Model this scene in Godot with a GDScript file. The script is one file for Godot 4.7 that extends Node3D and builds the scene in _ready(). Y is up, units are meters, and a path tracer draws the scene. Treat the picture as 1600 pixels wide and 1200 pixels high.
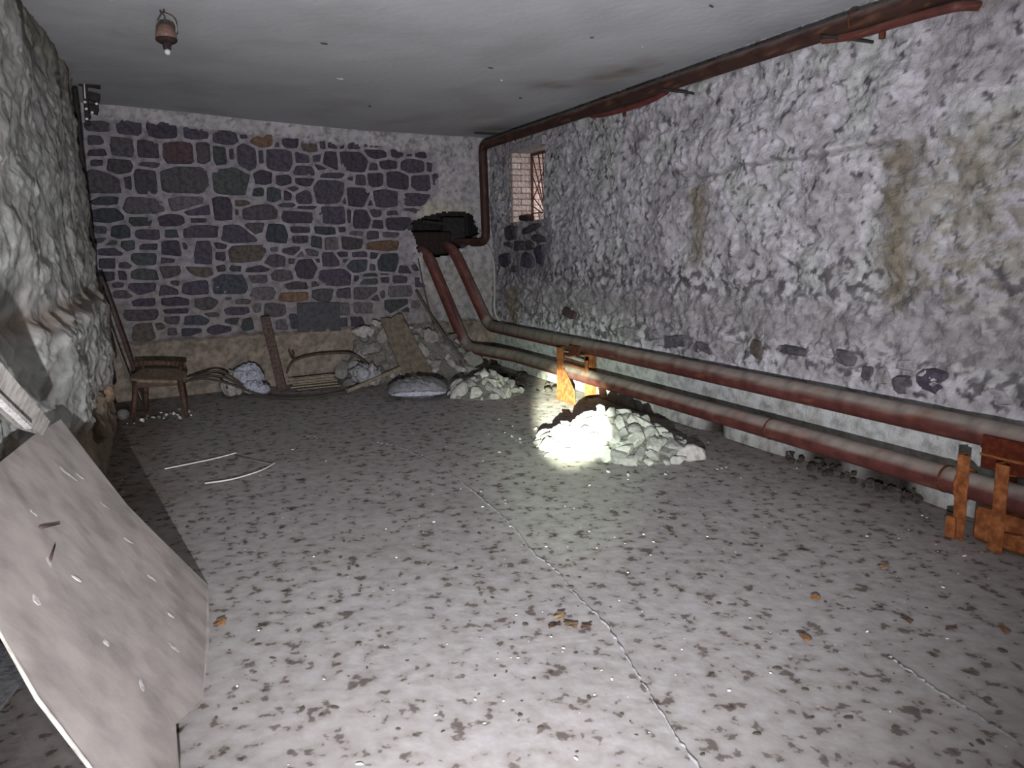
extends Node3D

# ------------------------------------------------------------------ helpers
var rng := RandomNumberGenerator.new()
var used := {}
var M := {}
var ico_v: PackedVector3Array
var ico_f: PackedInt32Array

func _ready() -> void:
	# camera: eye height 1.6 m, looking slightly down and to the right
	var cam := Camera3D.new()
	cam.name = "camera"
	cam.fov = rad_to_deg(2.0 * atan(600.0 / 1200.0))
	cam.near = 0.05
	cam.far = 100.0
	add_child(cam)
	cam.transform = Transform3D(Basis(Vector3(0.91212, -0.01969, 0.40946), Vector3(0.08859, 0.98471, -0.14999), Vector3(-0.40025, 0.17308, 0.89991)), Vector3(0, 1.6, 0))
	cam.current = true
	# overcast daylight outside, seen only through the barred window
	var we := WorldEnvironment.new()
	we.name = "environment"
	var env := Environment.new()
	env.background_mode = Environment.BG_SKY
	var sky := Sky.new()
	var ps := ProceduralSkyMaterial.new()
	ps.sky_top_color = Color(0.86, 0.84, 0.84)
	ps.sky_horizon_color = Color(0.90, 0.87, 0.85)
	ps.ground_bottom_color = Color(0.30, 0.28, 0.26)
	ps.ground_horizon_color = Color(0.55, 0.52, 0.5)
	ps.sky_energy_multiplier = 7.0
	sky.sky_material = ps
	env.sky = sky
	env.tonemap_mode = Environment.TONE_MAPPER_LINEAR
	env.tonemap_exposure = 1.0
	env.sdfgi_enabled = true
	env.ssao_enabled = true
	env.ssil_enabled = true
	we.environment = env
	add_child(we)
	# the hand torch: a hot core, the soft ring round it and its wide spill; and the phone's own lamp
	var hand := Vector3(-0.10, 1.04, 0.05)
	var aim := Vector3(3.04, 0.17, -5.62)
	torch("torch_core", hand, aim, Color(0.97, 1.0, 0.88), 1500.0, 3.3, 0.75, 0.012)
	torch("torch_ring", hand, aim, Color(0.88, 1.0, 0.85), 40.0, 9.5, 1.0, 0.012)
	torch("torch_spill", hand, Vector3(2.75, 1.72, -6.4), Color(0.985, 0.975, 0.995), 48.0, 47.0, 1.0, 0.012)
	var om := OmniLight3D.new()
	om.name = "phone_lamp"
	om.position = Vector3(0.04, 1.64, 0.02)
	om.light_color = Color(1.0, 0.965, 0.955)
	om.light_energy = 2.3
	om.omni_range = 20.0
	om.omni_attenuation = 2.0
	om.light_size = 0.01
	om.shadow_enabled = true
	add_child(om)

	rng.seed = 20240
	make_ico()
	make_materials()
	make_floor()
	make_ceiling()
	make_right_wall()
	make_left_wall()
	make_back_wall()
	make_window()
	make_pipes()
	make_left_board()
	make_rubble()
	make_chair()
	make_back_junk()
	make_lamp()
	make_litter()

func torch(called: String, at: Vector3, to: Vector3, col: Color, energy: float, angle: float, soft: float, size: float) -> void:
	var l := SpotLight3D.new()
	l.name = called
	l.light_color = col
	l.light_energy = energy
	l.spot_range = 25.0
	l.spot_attenuation = 2.0
	l.spot_angle = angle
	l.spot_angle_attenuation = soft
	l.light_size = size
	l.shadow_enabled = true
	add_child(l)
	l.look_at_from_position(at, to)

func numbered(called: String) -> String:
	var k: int = used.get(called, 0)
	used[called] = k + 1
	return called if k == 0 else "%s_%03d" % [called, k]

func base(called: String, label: String, category: String, at := Vector3.ZERO, group := "", kind := "") -> Node3D:
	var o := Node3D.new()
	o.name = numbered(called)
	add_child(o)
	o.position = at
	tag(o, label, category, group, kind)
	return o

func tag(o: Node, label: String, category: String, group := "", kind := "") -> void:
	o.set_meta("label", label)
	o.set_meta("category", category)
	if group != "":
		o.set_meta("group", group)
	if kind != "":
		o.set_meta("kind", kind)

func mesh_of(st: SurfaceTool, mat: Material) -> Mesh:
	st.generate_normals()
	var m := st.commit()
	m.surface_set_material(0, mat)
	return m

func put(called: String, mesh: Mesh, parent: Node = self) -> MeshInstance3D:
	var o := MeshInstance3D.new()
	o.name = numbered(called) if parent == self else called
	o.mesh = mesh
	o.cast_shadow = GeometryInstance3D.SHADOW_CASTING_SETTING_ON
	parent.add_child(o, true)
	return o

func build(called: String, st: SurfaceTool, mat: Material, parent: Node = self) -> MeshInstance3D:
	return put(called, mesh_of(st, mat), parent)

func begin(flat := true) -> SurfaceTool:
	var st := SurfaceTool.new()
	st.begin(Mesh.PRIMITIVE_TRIANGLES)
	st.set_smooth_group(-1 if flat else 0)
	return st

# a, b, c seen counter-clockwise from the front (Godot wants clockwise)
func tri(st: SurfaceTool, a: Vector3, b: Vector3, c: Vector3) -> void:
	st.add_vertex(a)
	st.add_vertex(c)
	st.add_vertex(b)

func quad(st: SurfaceTool, a: Vector3, b: Vector3, c: Vector3, d: Vector3) -> void:
	tri(st, a, b, c)
	tri(st, a, c, d)

# chamfered box
func box(st: SurfaceTool, size: Vector3, xf := Transform3D.IDENTITY, ch := 0.003) -> void:
	var h := size * 0.5
	var c := minf(ch, minf(h.x, minf(h.y, h.z)) * 0.45)
	for ax in 3:
		for s in [-1.0, 1.0]:
			var u := (ax + 1) % 3
			var v := (ax + 2) % 3
			var q: Array[Vector3] = []
			for k in [[-1, -1], [1, -1], [1, 1], [-1, 1]]:
				var p := Vector3.ZERO
				p[ax] = s * h[ax]
				p[u] = k[0] * (h[u] - c)
				p[v] = k[1] * (h[v] - c)
				q.append(xf * p)
			if s > 0:
				quad(st, q[0], q[1], q[2], q[3])
			else:
				quad(st, q[3], q[2], q[1], q[0])
	for ax in 3:
		var u := (ax + 1) % 3
		var v := (ax + 2) % 3
		for su in [-1.0, 1.0]:
			for sv in [-1.0, 1.0]:
				var a := Vector3.ZERO
				a[ax] = -(h[ax] - c)
				a[u] = su * h[u]
				a[v] = sv * (h[v] - c)
				var b := a
				b[u] = su * (h[u] - c)
				b[v] = sv * h[v]
				var a2 := a
				a2[ax] = -a[ax]
				var b2 := b
				b2[ax] = -b[ax]
				if su * sv > 0:
					quad(st, xf * a, xf * b, xf * b2, xf * a2)
				else:
					quad(st, xf * a2, xf * b2, xf * b, xf * a)
	for sx in [-1.0, 1.0]:
		for sy in [-1.0, 1.0]:
			for sz in [-1.0, 1.0]:
				var a := Vector3(sx * h.x, sy * (h.y - c), sz * (h.z - c))
				var b := Vector3(sx * (h.x - c), sy * h.y, sz * (h.z - c))
				var d := Vector3(sx * (h.x - c), sy * (h.y - c), sz * h.z)
				if sx * sy * sz > 0:
					tri(st, xf * a, xf * b, xf * d)
				else:
					tri(st, xf * a, xf * d, xf * b)

# box whose long side (z) runs from a to b
func bar(st: SurfaceTool, a: Vector3, b: Vector3, w: float, t: float, up := Vector3.UP, ch := 0.003) -> void:
	var d := (b - a).normalized()
	var x := up.cross(d)
	if x.length() < 0.01:
		x = Vector3.RIGHT.cross(d)
	x = x.normalized()
	box(st, Vector3(w, t, a.distance_to(b)), Transform3D(Basis(x, d.cross(x), d), (a + b) * 0.5), ch)

func curve(pts: Array, n: int) -> PackedVector3Array:
	var out := PackedVector3Array()
	for i in pts.size() - 1:
		var p0: Vector3 = pts[maxi(i - 1, 0)]
		var p1: Vector3 = pts[i]
		var p2: Vector3 = pts[i + 1]
		var p3: Vector3 = pts[mini(i + 2, pts.size() - 1)]
		for k in n:
			out.append(p1.cubic_interpolate(p2, p0, p3, float(k) / n))
	out.append(pts[-1])
	return out

func tube(st: SurfaceTool, pts: PackedVector3Array, r: float, sides := 10, r_end := -1.0, wob := 0.0) -> void:
	var n := pts.size()
	var rings: Array[PackedVector3Array] = []
	var d0 := (pts[1] - pts[0]).normalized()
	var x := (Vector3.UP if absf(d0.y) < 0.9 else Vector3.RIGHT).cross(d0).normalized()
	for i in n:
		var d := (pts[mini(i + 1, n - 1)] - pts[maxi(i - 1, 0)]).normalized()
		x = (x - d * x.dot(d)).normalized()
		var y := d.cross(x)
		var rr := r if r_end < 0 else lerpf(r, r_end, float(i) / (n - 1))
		rr *= 1.0 + wob * rng.randf_range(-1, 1)
		var ring := PackedVector3Array()
		for k in sides:
			var t := TAU * k / sides
			ring.append(pts[i] + (x * cos(t) + y * sin(t)) * rr)
		rings.append(ring)
	for i in n - 1:
		for k in sides:
			var k2 := (k + 1) % sides
			quad(st, rings[i][k], rings[i][k2], rings[i + 1][k2], rings[i + 1][k])
	for k in range(1, sides - 1):
		tri(st, rings[0][0], rings[0][k + 1], rings[0][k])
		tri(st, rings[n - 1][0], rings[n - 1][k], rings[n - 1][k + 1])

# profile of (radius, height) turned round y
func lathe(st: SurfaceTool, prof: Array, sides := 16, xf := Transform3D.IDENTITY) -> void:
	for i in prof.size() - 1:
		for k in sides:
			var a := TAU * k / sides
			var b := TAU * (k + 1) / sides
			var p: Vector2 = prof[i]
			var q: Vector2 = prof[i + 1]
			var p1 := xf * Vector3(p.x * cos(a), p.y, p.x * sin(a))
			var p2 := xf * Vector3(p.x * cos(b), p.y, p.x * sin(b))
			var q1 := xf * Vector3(q.x * cos(a), q.y, q.x * sin(a))
			var q2 := xf * Vector3(q.x * cos(b), q.y, q.x * sin(b))
			if p.x > 0.00001:
				tri(st, p1, q1, p2)
			if q.x > 0.00001:
				tri(st, p2, q1, q2)

# a flat polygon of 3-D points pushed back along -n by t
func slab(st: SurfaceTool, pts: PackedVector3Array, n: Vector3, t: float) -> void:
	var x := (Vector3.UP if absf(n.y) < 0.9 else Vector3.RIGHT).cross(n).normalized()
	var y := n.cross(x)
	var flat := PackedVector2Array()
	for p in pts:
		flat.append(Vector2(p.dot(x), p.dot(y)))
	var pp := pts.duplicate()
	if Geometry2D.is_polygon_clockwise(flat):
		flat.reverse()
		pp.reverse()
	# Geometry2D calls y-down clockwise: test with the signed area instead
	var area := 0.0
	for i in flat.size():
		area += flat[i].cross(flat[(i + 1) % flat.size()])
	if area < 0:
		flat.reverse()
		pp.reverse()
	var ix := Geometry2D.triangulate_polygon(flat)
	for i in range(0, ix.size(), 3):
		var a := pp[ix[i]]
		var b := pp[ix[i + 1]]
		var c := pp[ix[i + 2]]
		if (b - a).cross(c - a).dot(n) < 0:
			var s := b
			b = c
			c = s
		tri(st, a, b, c)
		tri(st, a - n * t, c - n * t, b - n * t)
	for i in pp.size():
		var a := pp[i]
		var b := pp[(i + 1) % pp.size()]
		quad(st, b, a, a - n * t, b - n * t)

# a grid of points with its own normals and vertex colours; nu x nv points, u runs fastest
func sheet(called: String, nu: int, nv: int, P: PackedVector3Array, C: PackedColorArray, mat: Material, parent: Node, skip := PackedByteArray(), flip := false) -> MeshInstance3D:
	var N := PackedVector3Array()
	N.resize(P.size())
	var I := PackedInt32Array()
	for j in nv - 1:
		for i in nu - 1:
			var a := j * nu + i
			if skip.size() > 0 and skip[a] == 1:
				continue
			var b := a + 1
			var c := a + nu + 1
			var d := a + nu
			var n := (P[c] - P[a]).cross(P[d] - P[b])
			if flip:
				n = -n
				I.append_array(PackedInt32Array([a, b, c, a, c, d]))
			else:
				I.append_array(PackedInt32Array([a, c, b, a, d, c]))
			N[a] += n
			N[b] += n
			N[c] += n
			N[d] += n
	for i in N.size():
		N[i] = N[i].normalized() if N[i].length_squared() > 0 else Vector3.UP
	var arr := []
	arr.resize(Mesh.ARRAY_MAX)
	arr[Mesh.ARRAY_VERTEX] = P
	arr[Mesh.ARRAY_NORMAL] = N
	arr[Mesh.ARRAY_COLOR] = C
	arr[Mesh.ARRAY_INDEX] = I
	var m := ArrayMesh.new()
	m.add_surface_from_arrays(Mesh.PRIMITIVE_TRIANGLES, arr)
	m.surface_set_material(0, mat)
	return put(called, m, parent)

func make_ico() -> void:
	var t := (1.0 + sqrt(5.0)) / 2.0
	var v: Array[Vector3] = []
	for p in [Vector3(-1, t, 0), Vector3(1, t, 0), Vector3(-1, -t, 0), Vector3(1, -t, 0), Vector3(0, -1, t), Vector3(0, 1, t), Vector3(0, -1, -t), Vector3(0, 1, -t), Vector3(t, 0, -1), Vector3(t, 0, 1), Vector3(-t, 0, -1), Vector3(-t, 0, 1)]:
		v.append(p.normalized())
	var f := [0, 11, 5, 0, 5, 1, 0, 1, 7, 0, 7, 10, 0, 10, 11, 1, 5, 9, 5, 11, 4, 11, 10, 2, 10, 7, 6, 7, 1, 8, 3, 9, 4, 3, 4, 2, 3, 2, 6, 3, 6, 8, 3, 8, 9, 4, 9, 5, 2, 4, 11, 6, 2, 10, 8, 6, 7, 9, 8, 1]
	for step in 2:
		var g := []
		var mids := {}
		for i in range(0, f.size(), 3):
			var m := []
			for k in 3:
				var a: int = f[i + k]
				var b: int = f[i + (k + 1) % 3]
				var key := Vector2i(mini(a, b), maxi(a, b))
				if not mids.has(key):
					mids[key] = v.size()
					v.append(((v[a] + v[b]) * 0.5).normalized())
				m.append(mids[key])
			g.append_array([f[i], m[0], m[2], f[i + 1], m[1], m[0], f[i + 2], m[2], m[1], m[0], m[1], m[2]])
		f = g
	ico_v = PackedVector3Array(v)
	ico_f = PackedInt32Array(f)

# broken stone: a ball cut by random planes
func rock(st: SurfaceTool, size: Vector3, xf: Transform3D, cuts := 11, rough := 0.03) -> void:
	var pl: Array = []
	for i in cuts:
		var n := Vector3(rng.randfn(), rng.randfn(), rng.randfn()).normalized()
		pl.append([n, rng.randf_range(0.42, 0.78)])
	var p := PackedVector3Array()
	for d in ico_v:
		var r := 1.15
		for q in pl:
			var c: float = d.dot(q[0])
			if c > 0.05:
				r = minf(r, q[1] / c)
		r *= 1.0 + rng.randf_range(-rough, rough)
		p.append(xf * (d * r * size * 0.5))
	for i in range(0, ico_f.size(), 3):
		tri(st, p[ico_f[i]], p[ico_f[i + 1]], p[ico_f[i + 2]])

func any_turn() -> Basis:
	return Basis.from_euler(Vector3(rng.randf() * TAU, rng.randf() * TAU, rng.randf() * TAU))

func noise(freq: float, oct := 4, seed_ := 1, kind := FastNoiseLite.TYPE_SIMPLEX_SMOOTH) -> FastNoiseLite:
	var n := FastNoiseLite.new()
	n.noise_type = kind
	n.frequency = freq
	n.seed = seed_
	n.fractal_octaves = oct
	if oct <= 1:
		n.fractal_type = FastNoiseLite.FRACTAL_NONE
	return n

func ntex(n: FastNoiseLite, stops: Array, size := 512, as_normal := false, bump := 6.0) -> NoiseTexture2D:
	var t := NoiseTexture2D.new()
	t.width = size
	t.height = size
	t.seamless = true
	t.noise = n
	if as_normal:
		t.as_normal_map = true
		t.bump_strength = bump
	elif stops.size() > 0:
		var g := Gradient.new()
		var o := PackedFloat32Array()
		var c := PackedColorArray()
		for s in stops:
			o.append(s[0])
			c.append(s[1])
		g.offsets = o
		g.colors = c
		t.color_ramp = g
	return t

func grey(v: float) -> Color:
	return Color(v, v, v)

func lin(r: float, g: float, b: float) -> Color:
	return Color(r, g, b).linear_to_srgb()

func mat(col: Color, rough := 0.9, metal := 0.0, tex: Texture2D = null, scale := 1.0, nor: Texture2D = null, nscale := 1.0, vcol := false, spec := 0.3) -> StandardMaterial3D:
	var m := StandardMaterial3D.new()
	m.albedo_color = col
	m.roughness = rough
	m.metallic = metal
	m.metallic_specular = spec
	m.uv1_triplanar = true
	m.uv1_world_triplanar = true
	m.uv1_scale = Vector3.ONE * scale
	if tex:
		m.albedo_texture = tex
	if nor:
		m.normal_enabled = true
		m.normal_texture = nor
		m.normal_scale = nscale
	m.vertex_color_use_as_albedo = vcol
	return m

func ss(a: float, b: float, x: float) -> float:
	return smoothstep(a, b, x)

func bump(x: float, c: float, w: float) -> float:
	var t := (x - c) / w
	return exp(-t * t)

# ------------------------------------------------------------------ materials
func make_materials() -> void:
	var fine := noise(0.035, 5, 11)
	var fine_n := ntex(fine, [], 512, true, 5.0)
	var grit_n := ntex(noise(0.06, 5, 23), [], 512, true, 7.0)
	var mottle := ntex(noise(0.012, 5, 31), [[0.0, grey(0.70)], [0.35, grey(0.86)], [0.6, grey(0.96)], [1.0, grey(1.0)]], 512)
	var patch := ntex(noise(0.02, 4, 41), [[0.0, grey(0.6)], [0.45, grey(0.85)], [1.0, grey(1.0)]], 256)
	M.plaster = mat(Color.WHITE, 0.92, 0, mottle, 1.4, grit_n, 0.5, true)
	M.plaster_smooth = mat(Color.WHITE, 0.95, 0, null, 0.5, fine_n, 0.10, true)
	M.plaster_soft = mat(Color.WHITE, 0.95, 0, mottle, 0.8, fine_n, 0.25, true)
	# floor: pale concrete with dark scabs of damp dirt; two sizes so that the repeat does not show
	var fl := noise(0.0125, 4, 7)
	fl.domain_warp_enabled = true
	fl.domain_warp_amplitude = 22.0
	fl.domain_warp_frequency = 0.02
	fl.fractal_gain = 0.5
	var scab := ntex(fl, [[0.0, Color(0.56, 0.53, 0.51)], [0.20, Color(0.62, 0.595, 0.575)], [0.265, Color(0.90, 0.89, 0.885)], [0.5, grey(0.95)], [0.75, grey(1.0)], [1.0, Color(0.97, 0.97, 1.0)]], 1024)
	var fl2 := noise(0.016, 4, 77)
	var scab2 := ntex(fl2, [[0.0, Color(0.55, 0.51, 0.49)], [0.17, Color(0.68, 0.655, 0.635)], [0.24, Color(0.95, 0.945, 0.94)], [0.75, grey(1.0)], [0.86, grey(1.0)]], 1024)
	M.floor = mat(Color.WHITE, 0.85, 0, scab, 0.62, grit_n, 0.06, true)
	M.floor.detail_enabled = true
	M.floor.detail_blend_mode = BaseMaterial3D.BLEND_MODE_MUL
	M.floor.detail_albedo = scab2
	M.floor.detail_uv_layer = BaseMaterial3D.DETAIL_UV_2
	M.floor.uv2_triplanar = true
	M.floor.uv2_world_triplanar = true
	M.floor.uv2_scale = Vector3.ONE * 0.53
	M.core = mat(lin(0.2, 0.19, 0.19), 0.95)
	var tones := [[0.062, 0.054, 0.074], [0.066, 0.062, 0.066], [0.058, 0.065, 0.064], [0.050, 0.057, 0.07], [0.070, 0.048, 0.052], [0.085, 0.072, 0.062], [0.14, 0.09, 0.06], [0.10, 0.094, 0.102], [0.26, 0.25, 0.26]]
	M.stone = []
	for i in 9:
		for k in 2:
			var f := 0.95 + 0.25 * k
			M.stone.append(mat(lin(tones[i][0] * f, tones[i][1] * f, tones[i][2] * f), 0.75, 0, patch, 3.0, grit_n, 0.8))
	var rust_t := ntex(noise(0.02, 5, 51), [[0.0, Color(0.34, 0.21, 0.13)], [0.4, Color(0.44, 0.27, 0.16)], [0.6, Color(0.49, 0.32, 0.19)], [1.0, Color(0.58, 0.41, 0.27)]], 256)
	M.rust = mat(Color(0.95, 0.9, 0.85), 0.85, 0, rust_t, 3.0, grit_n, 0.5)
	var rust_d := ntex(noise(0.02, 5, 52), [[0.0, Color(0.20, 0.11, 0.07)], [0.5, Color(0.32, 0.18, 0.12)], [1.0, Color(0.45, 0.28, 0.18)]], 256)
	M.rust_dark = mat(Color(0.9, 0.88, 0.86), 0.85, 0, rust_d, 5.0, grit_n, 0.7)
	M.pipe = mat(Color.WHITE, 0.6, 0, ntex(noise(0.014, 5, 61), [[0.0, grey(0.72)], [0.5, grey(0.9)], [1.0, grey(1.0)]], 256), 2.2, fine_n, 0.25, true)
	M.iron_black = mat(lin(0.03, 0.028, 0.028), 0.7, 0.0, patch, 3.0, grit_n, 0.5)
	var grain_n := noise(0.02, 4, 71)
	var wood_t := ntex(grain_n, [[0.0, grey(0.55)], [0.5, grey(0.85)], [1.0, grey(1.0)]], 256)
	M.wood_dark = mat(lin(0.10, 0.07, 0.06), 0.75, 0, wood_t, 4.0, fine_n, 0.5)
	M.wood_seat = mat(lin(0.25, 0.19, 0.14), 0.7, 0, wood_t, 3.0, fine_n, 0.3)
	M.wood_chair = mat(lin(0.105, 0.062, 0.045), 0.6, 0, wood_t, 4.0, fine_n, 0.4)
	M.wood_plank = mat(lin(0.175, 0.145, 0.11), 0.85, 0, wood_t, 2.5, fine_n, 0.4)
	M.wood_pale = mat(lin(0.32, 0.27, 0.20), 0.85, 0, wood_t, 4.0, fine_n, 0.4)
	M.board = mat(lin(0.42, 0.385, 0.36), 0.75, 0, mottle, 0.9, fine_n, 0.12)
	M.board_edge = mat(lin(0.6, 0.57, 0.52), 0.8, 0, patch, 4.0)
	M.chalk = mat(lin(0.72, 0.70, 0.67), 0.95, 0, patch, 8.0, grit_n, 0.6)
	M.panel = mat(lin(0.055, 0.055, 0.062), 0.55, 0.0, mottle, 2.0)
	M.rubble = []
	for c in [[0.40, 0.40, 0.37], [0.33, 0.33, 0.315], [0.45, 0.445, 0.41], [0.28, 0.275, 0.265]]:
		M.rubble.append(mat(lin(c[0], c[1], c[2]), 0.95, 0, mottle, 3.0, grit_n, 0.9))
	M.rubble_dusty = []
	for c in [[0.28, 0.27, 0.25], [0.22, 0.215, 0.20], [0.36, 0.35, 0.33], [0.17, 0.16, 0.15]]:
		M.rubble_dusty.append(mat(lin(c[0], c[1], c[2]), 0.95, 0, mottle, 3.0, grit_n, 0.9))
	M.fines = mat(lin(0.20, 0.195, 0.175), 0.97, 0, patch, 6.0, grit_n, 1.2)
	M.soil = mat(lin(0.05, 0.042, 0.035), 0.97, 0, patch, 6.0, grit_n, 1.2)
	M.sack = mat(lin(0.33, 0.34, 0.355), 0.6, 0, mottle, 3.0, fine_n, 0.6)
	M.sack_blue = mat(lin(0.40, 0.42, 0.49), 0.55, 0, ntex(noise(0.03, 3, 91), [[0.0, grey(0.6)], [0.5, grey(0.9)], [1.0, grey(1.0)]], 256), 5.0, fine_n, 0.6)
	M.cable = mat(lin(0.06, 0.05, 0.042), 0.6)
	M.cable_pale = mat(lin(0.30, 0.30, 0.27), 0.6)
	M.wire = mat(lin(0.55, 0.52, 0.48), 0.5)
	M.brick = []
	for c in [[0.62, 0.43, 0.36], [0.55, 0.36, 0.30], [0.68, 0.50, 0.43]]:
		M.brick.append(mat(lin(c[0], c[1], c[2]), 0.9, 0, patch, 5.0, grit_n, 0.6))
	M.brick_white = []
	for c in [[0.62, 0.54, 0.50], [0.56, 0.47, 0.43], [0.68, 0.60, 0.56]]:
		M.brick_white.append(mat(lin(c[0], c[1], c[2]), 0.9, 0, patch, 5.0, grit_n, 0.6))
	M.mortar = mat(lin(0.34, 0.29, 0.27), 0.95, 0, patch, 4.0, grit_n, 0.8)
	M.leaf = []
	for c in [[0.24, 0.125, 0.06], [0.13, 0.08, 0.055], [0.22, 0.155, 0.09]]:
		M.leaf.append(mat(lin(c[0], c[1], c[2]), 0.7, 0, patch, 10.0))
	M.ceramic = mat(lin(0.13, 0.08, 0.065), 0.5, 0, mottle, 6.0)
	M.glass = mat(Color(0.9, 0.95, 0.95, 0.25), 0.05)
	M.glass.albedo_texture = null
	M.glass.uv1_triplanar = false
	M.glass.transparency = BaseMaterial3D.TRANSPARENCY_ALPHA
	M.white_bit = mat(lin(0.65, 0.63, 0.6), 0.9)
	M.crack = mat(lin(0.40, 0.40, 0.415), 0.95, 0, patch, 6.0, grit_n, 0.6)
	M.recess = mat(lin(0.028, 0.025, 0.024), 0.95, 0, patch, 3.0, grit_n, 1.0)
	M.wash = mat(lin(0.45, 0.44, 0.45), 0.95)
	M.lintel = mat(lin(0.36, 0.35, 0.36), 0.95, 0, patch, 3.0, grit_n, 0.8)
	M.grille = mat(lin(0.075, 0.03, 0.022), 0.8)
	M.pipe_rust = mat(Color(0.62, 0.42, 0.36), 0.8, 0, rust_t, 4.0, grit_n, 0.5)
	M.fines_dark = mat(lin(0.20, 0.19, 0.165), 0.97, 0, patch, 6.0, grit_n, 1.2)
	M.plank_grey = mat(lin(0.44, 0.42, 0.39), 0.8, 0, wood_t, 3.0, fine_n, 0.3)
	M.wire_dull = mat(lin(0.17, 0.15, 0.13), 0.6)
	M.iron_brown = mat(lin(0.085, 0.065, 0.05), 0.8, 0, patch, 5.0)
	M.rust_black = mat(lin(0.026, 0.017, 0.015), 0.8, 0, patch, 4.0, grit_n, 0.6)
	M.tan_stone = [mat(lin(0.30, 0.215, 0.14), 0.9, 0, patch, 4.0, grit_n, 0.8), mat(lin(0.20, 0.155, 0.115), 0.9, 0, patch, 4.0, grit_n, 0.8)]
	M.mud = mat(lin(0.085, 0.072, 0.06), 0.95)

# ------------------------------------------------------------------ the frame of the back wall
var BO := Vector3(-2, 0, -9.45)
var BU := Vector3(6.2, 0, -0.6).normalized()
var BN := Vector3(0.6, 0, 6.2).normalized()

func bp(u: float, v: float, n := 0.0) -> Vector3:
	return BO + BU * u + Vector3.UP * v + BN * n

func ceiling_y(x: float, z: float) -> float:
	return 3.09 + 0.11 * ss(2.6, -0.6, x) * ss(-5.5, -9.5, z)

# rounded stone outlines, kept apart by the mortar; list of [u, v, w, h, tone] -> one mesh each
func stones(list: Array, frame: Callable, parent: Node, gap: float, proud: float, fill := 1.3) -> void:
	for i in list.size():
		var s = list[i]
		var c := Vector2(s[0], s[1])
		var poly := PackedVector2Array()
		var n := 10
		var tilt := rng.randf_range(-0.2, 0.2)
		for k in n:
			var t := TAU * (k + rng.randf_range(-0.35, 0.35)) / n
			var e := rng.randf_range(0.35, 0.7)
			var q := Vector2(signf(cos(t)) * pow(absf(cos(t)), e) * s[2], signf(sin(t)) * pow(absf(sin(t)), e) * s[3]) * 0.5 * fill * rng.randf_range(0.78, 1.10)
			poly.append(c + q.rotated(tilt))
		for j in list.size():
			if j == i:
				continue
			var o = list[j]
			var d := Vector2(o[0], o[1]) - c
			if absf(d.x) > (s[2] + o[2]) * 0.5 * fill + gap + 0.05 or absf(d.y) > (s[3] + o[3]) * 0.5 * fill + gap + 0.05:
				continue
			var nn := Vector2(d.x / (s[2] + o[2]), d.y / (s[3] + o[3]))
			# bisect along the axis on which they are most apart, slanted a little
			var m := Vector2(nn.x * absf(nn.x), nn.y * absf(nn.y)) + 0.15 * nn
			m = Vector2(m.x / (s[2] + o[2]), m.y / (s[3] + o[3])).normalized()
			var ei: float = absf(m.x) * s[2] + absf(m.y) * s[3]
			var ej: float = absf(m.x) * o[2] + absf(m.y) * o[3]
			var lim: float = d.dot(m) * ei / (ei + ej) - gap * 0.5
			var out := PackedVector2Array()
			for k in poly.size():
				var a := poly[k]
				var b := poly[(k + 1) % poly.size()]
				var da := (a - c).dot(m) - lim
				var db := (b - c).dot(m) - lim
				if da <= 0:
					out.append(a)
				if (da < 0) != (db < 0) and absf(da - db) > 1e-6:
					out.append(a.lerp(b, da / (da - db)))
			poly = out
			if poly.size() < 3:
				break
		if poly.size() < 4:
			continue
		# soften the corners once
		var soft := PackedVector2Array()
		for k in poly.size():
			var a := poly[k]
			var b := poly[(k + 1) % poly.size()]
			if a.distance_to(b) < 0.012:
				soft.append((a + b) * 0.5)
			else:
				soft.append(a.lerp(b, 0.12))
				soft.append(a.lerp(b, 0.88))
		poly = soft
		var mid := Vector2.ZERO
		for p in poly:
			mid += p
		mid /= poly.size()
		var st := begin(true)
		var inset := clampf(0.012 / minf(s[2], s[3]) * 2.0, 0.06, 0.3)
		var pr := proud * rng.randf_range(0.5, 1.25)
		var lean := Vector2(rng.randf_range(-1, 1), rng.randf_range(-1, 1)) * 0.05
		var lo: Array[Vector3] = []
		var hi: Array[Vector3] = []
		for p in poly:
			var q := p.lerp(mid, inset)
			lo.append(frame.call(p.x, p.y, -0.015))
			hi.append(frame.call(q.x, q.y, pr + lean.dot(p - mid) + rng.randf_range(-0.003, 0.003)))
		var top: Vector3 = frame.call(mid.x, mid.y, pr * 1.15)
		var nrm: Vector3 = frame.call(0, 0, 1) - frame.call(0, 0, 0)
		for k in poly.size():
			var k2 := (k + 1) % poly.size()
			var ok := (hi[k] - top).cross(hi[k2] - top).dot(nrm) > 0
			if ok:
				tri(st, top, hi[k], hi[k2])
				quad(st, lo[k], lo[k2], hi[k2], hi[k])
			else:
				tri(st, top, hi[k2], hi[k])
				quad(st, lo[k2], lo[k], hi[k], hi[k2])
		build("stone", st, M.stone[int(s[4]) * 2 + rng.randi() % 2], parent)

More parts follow.
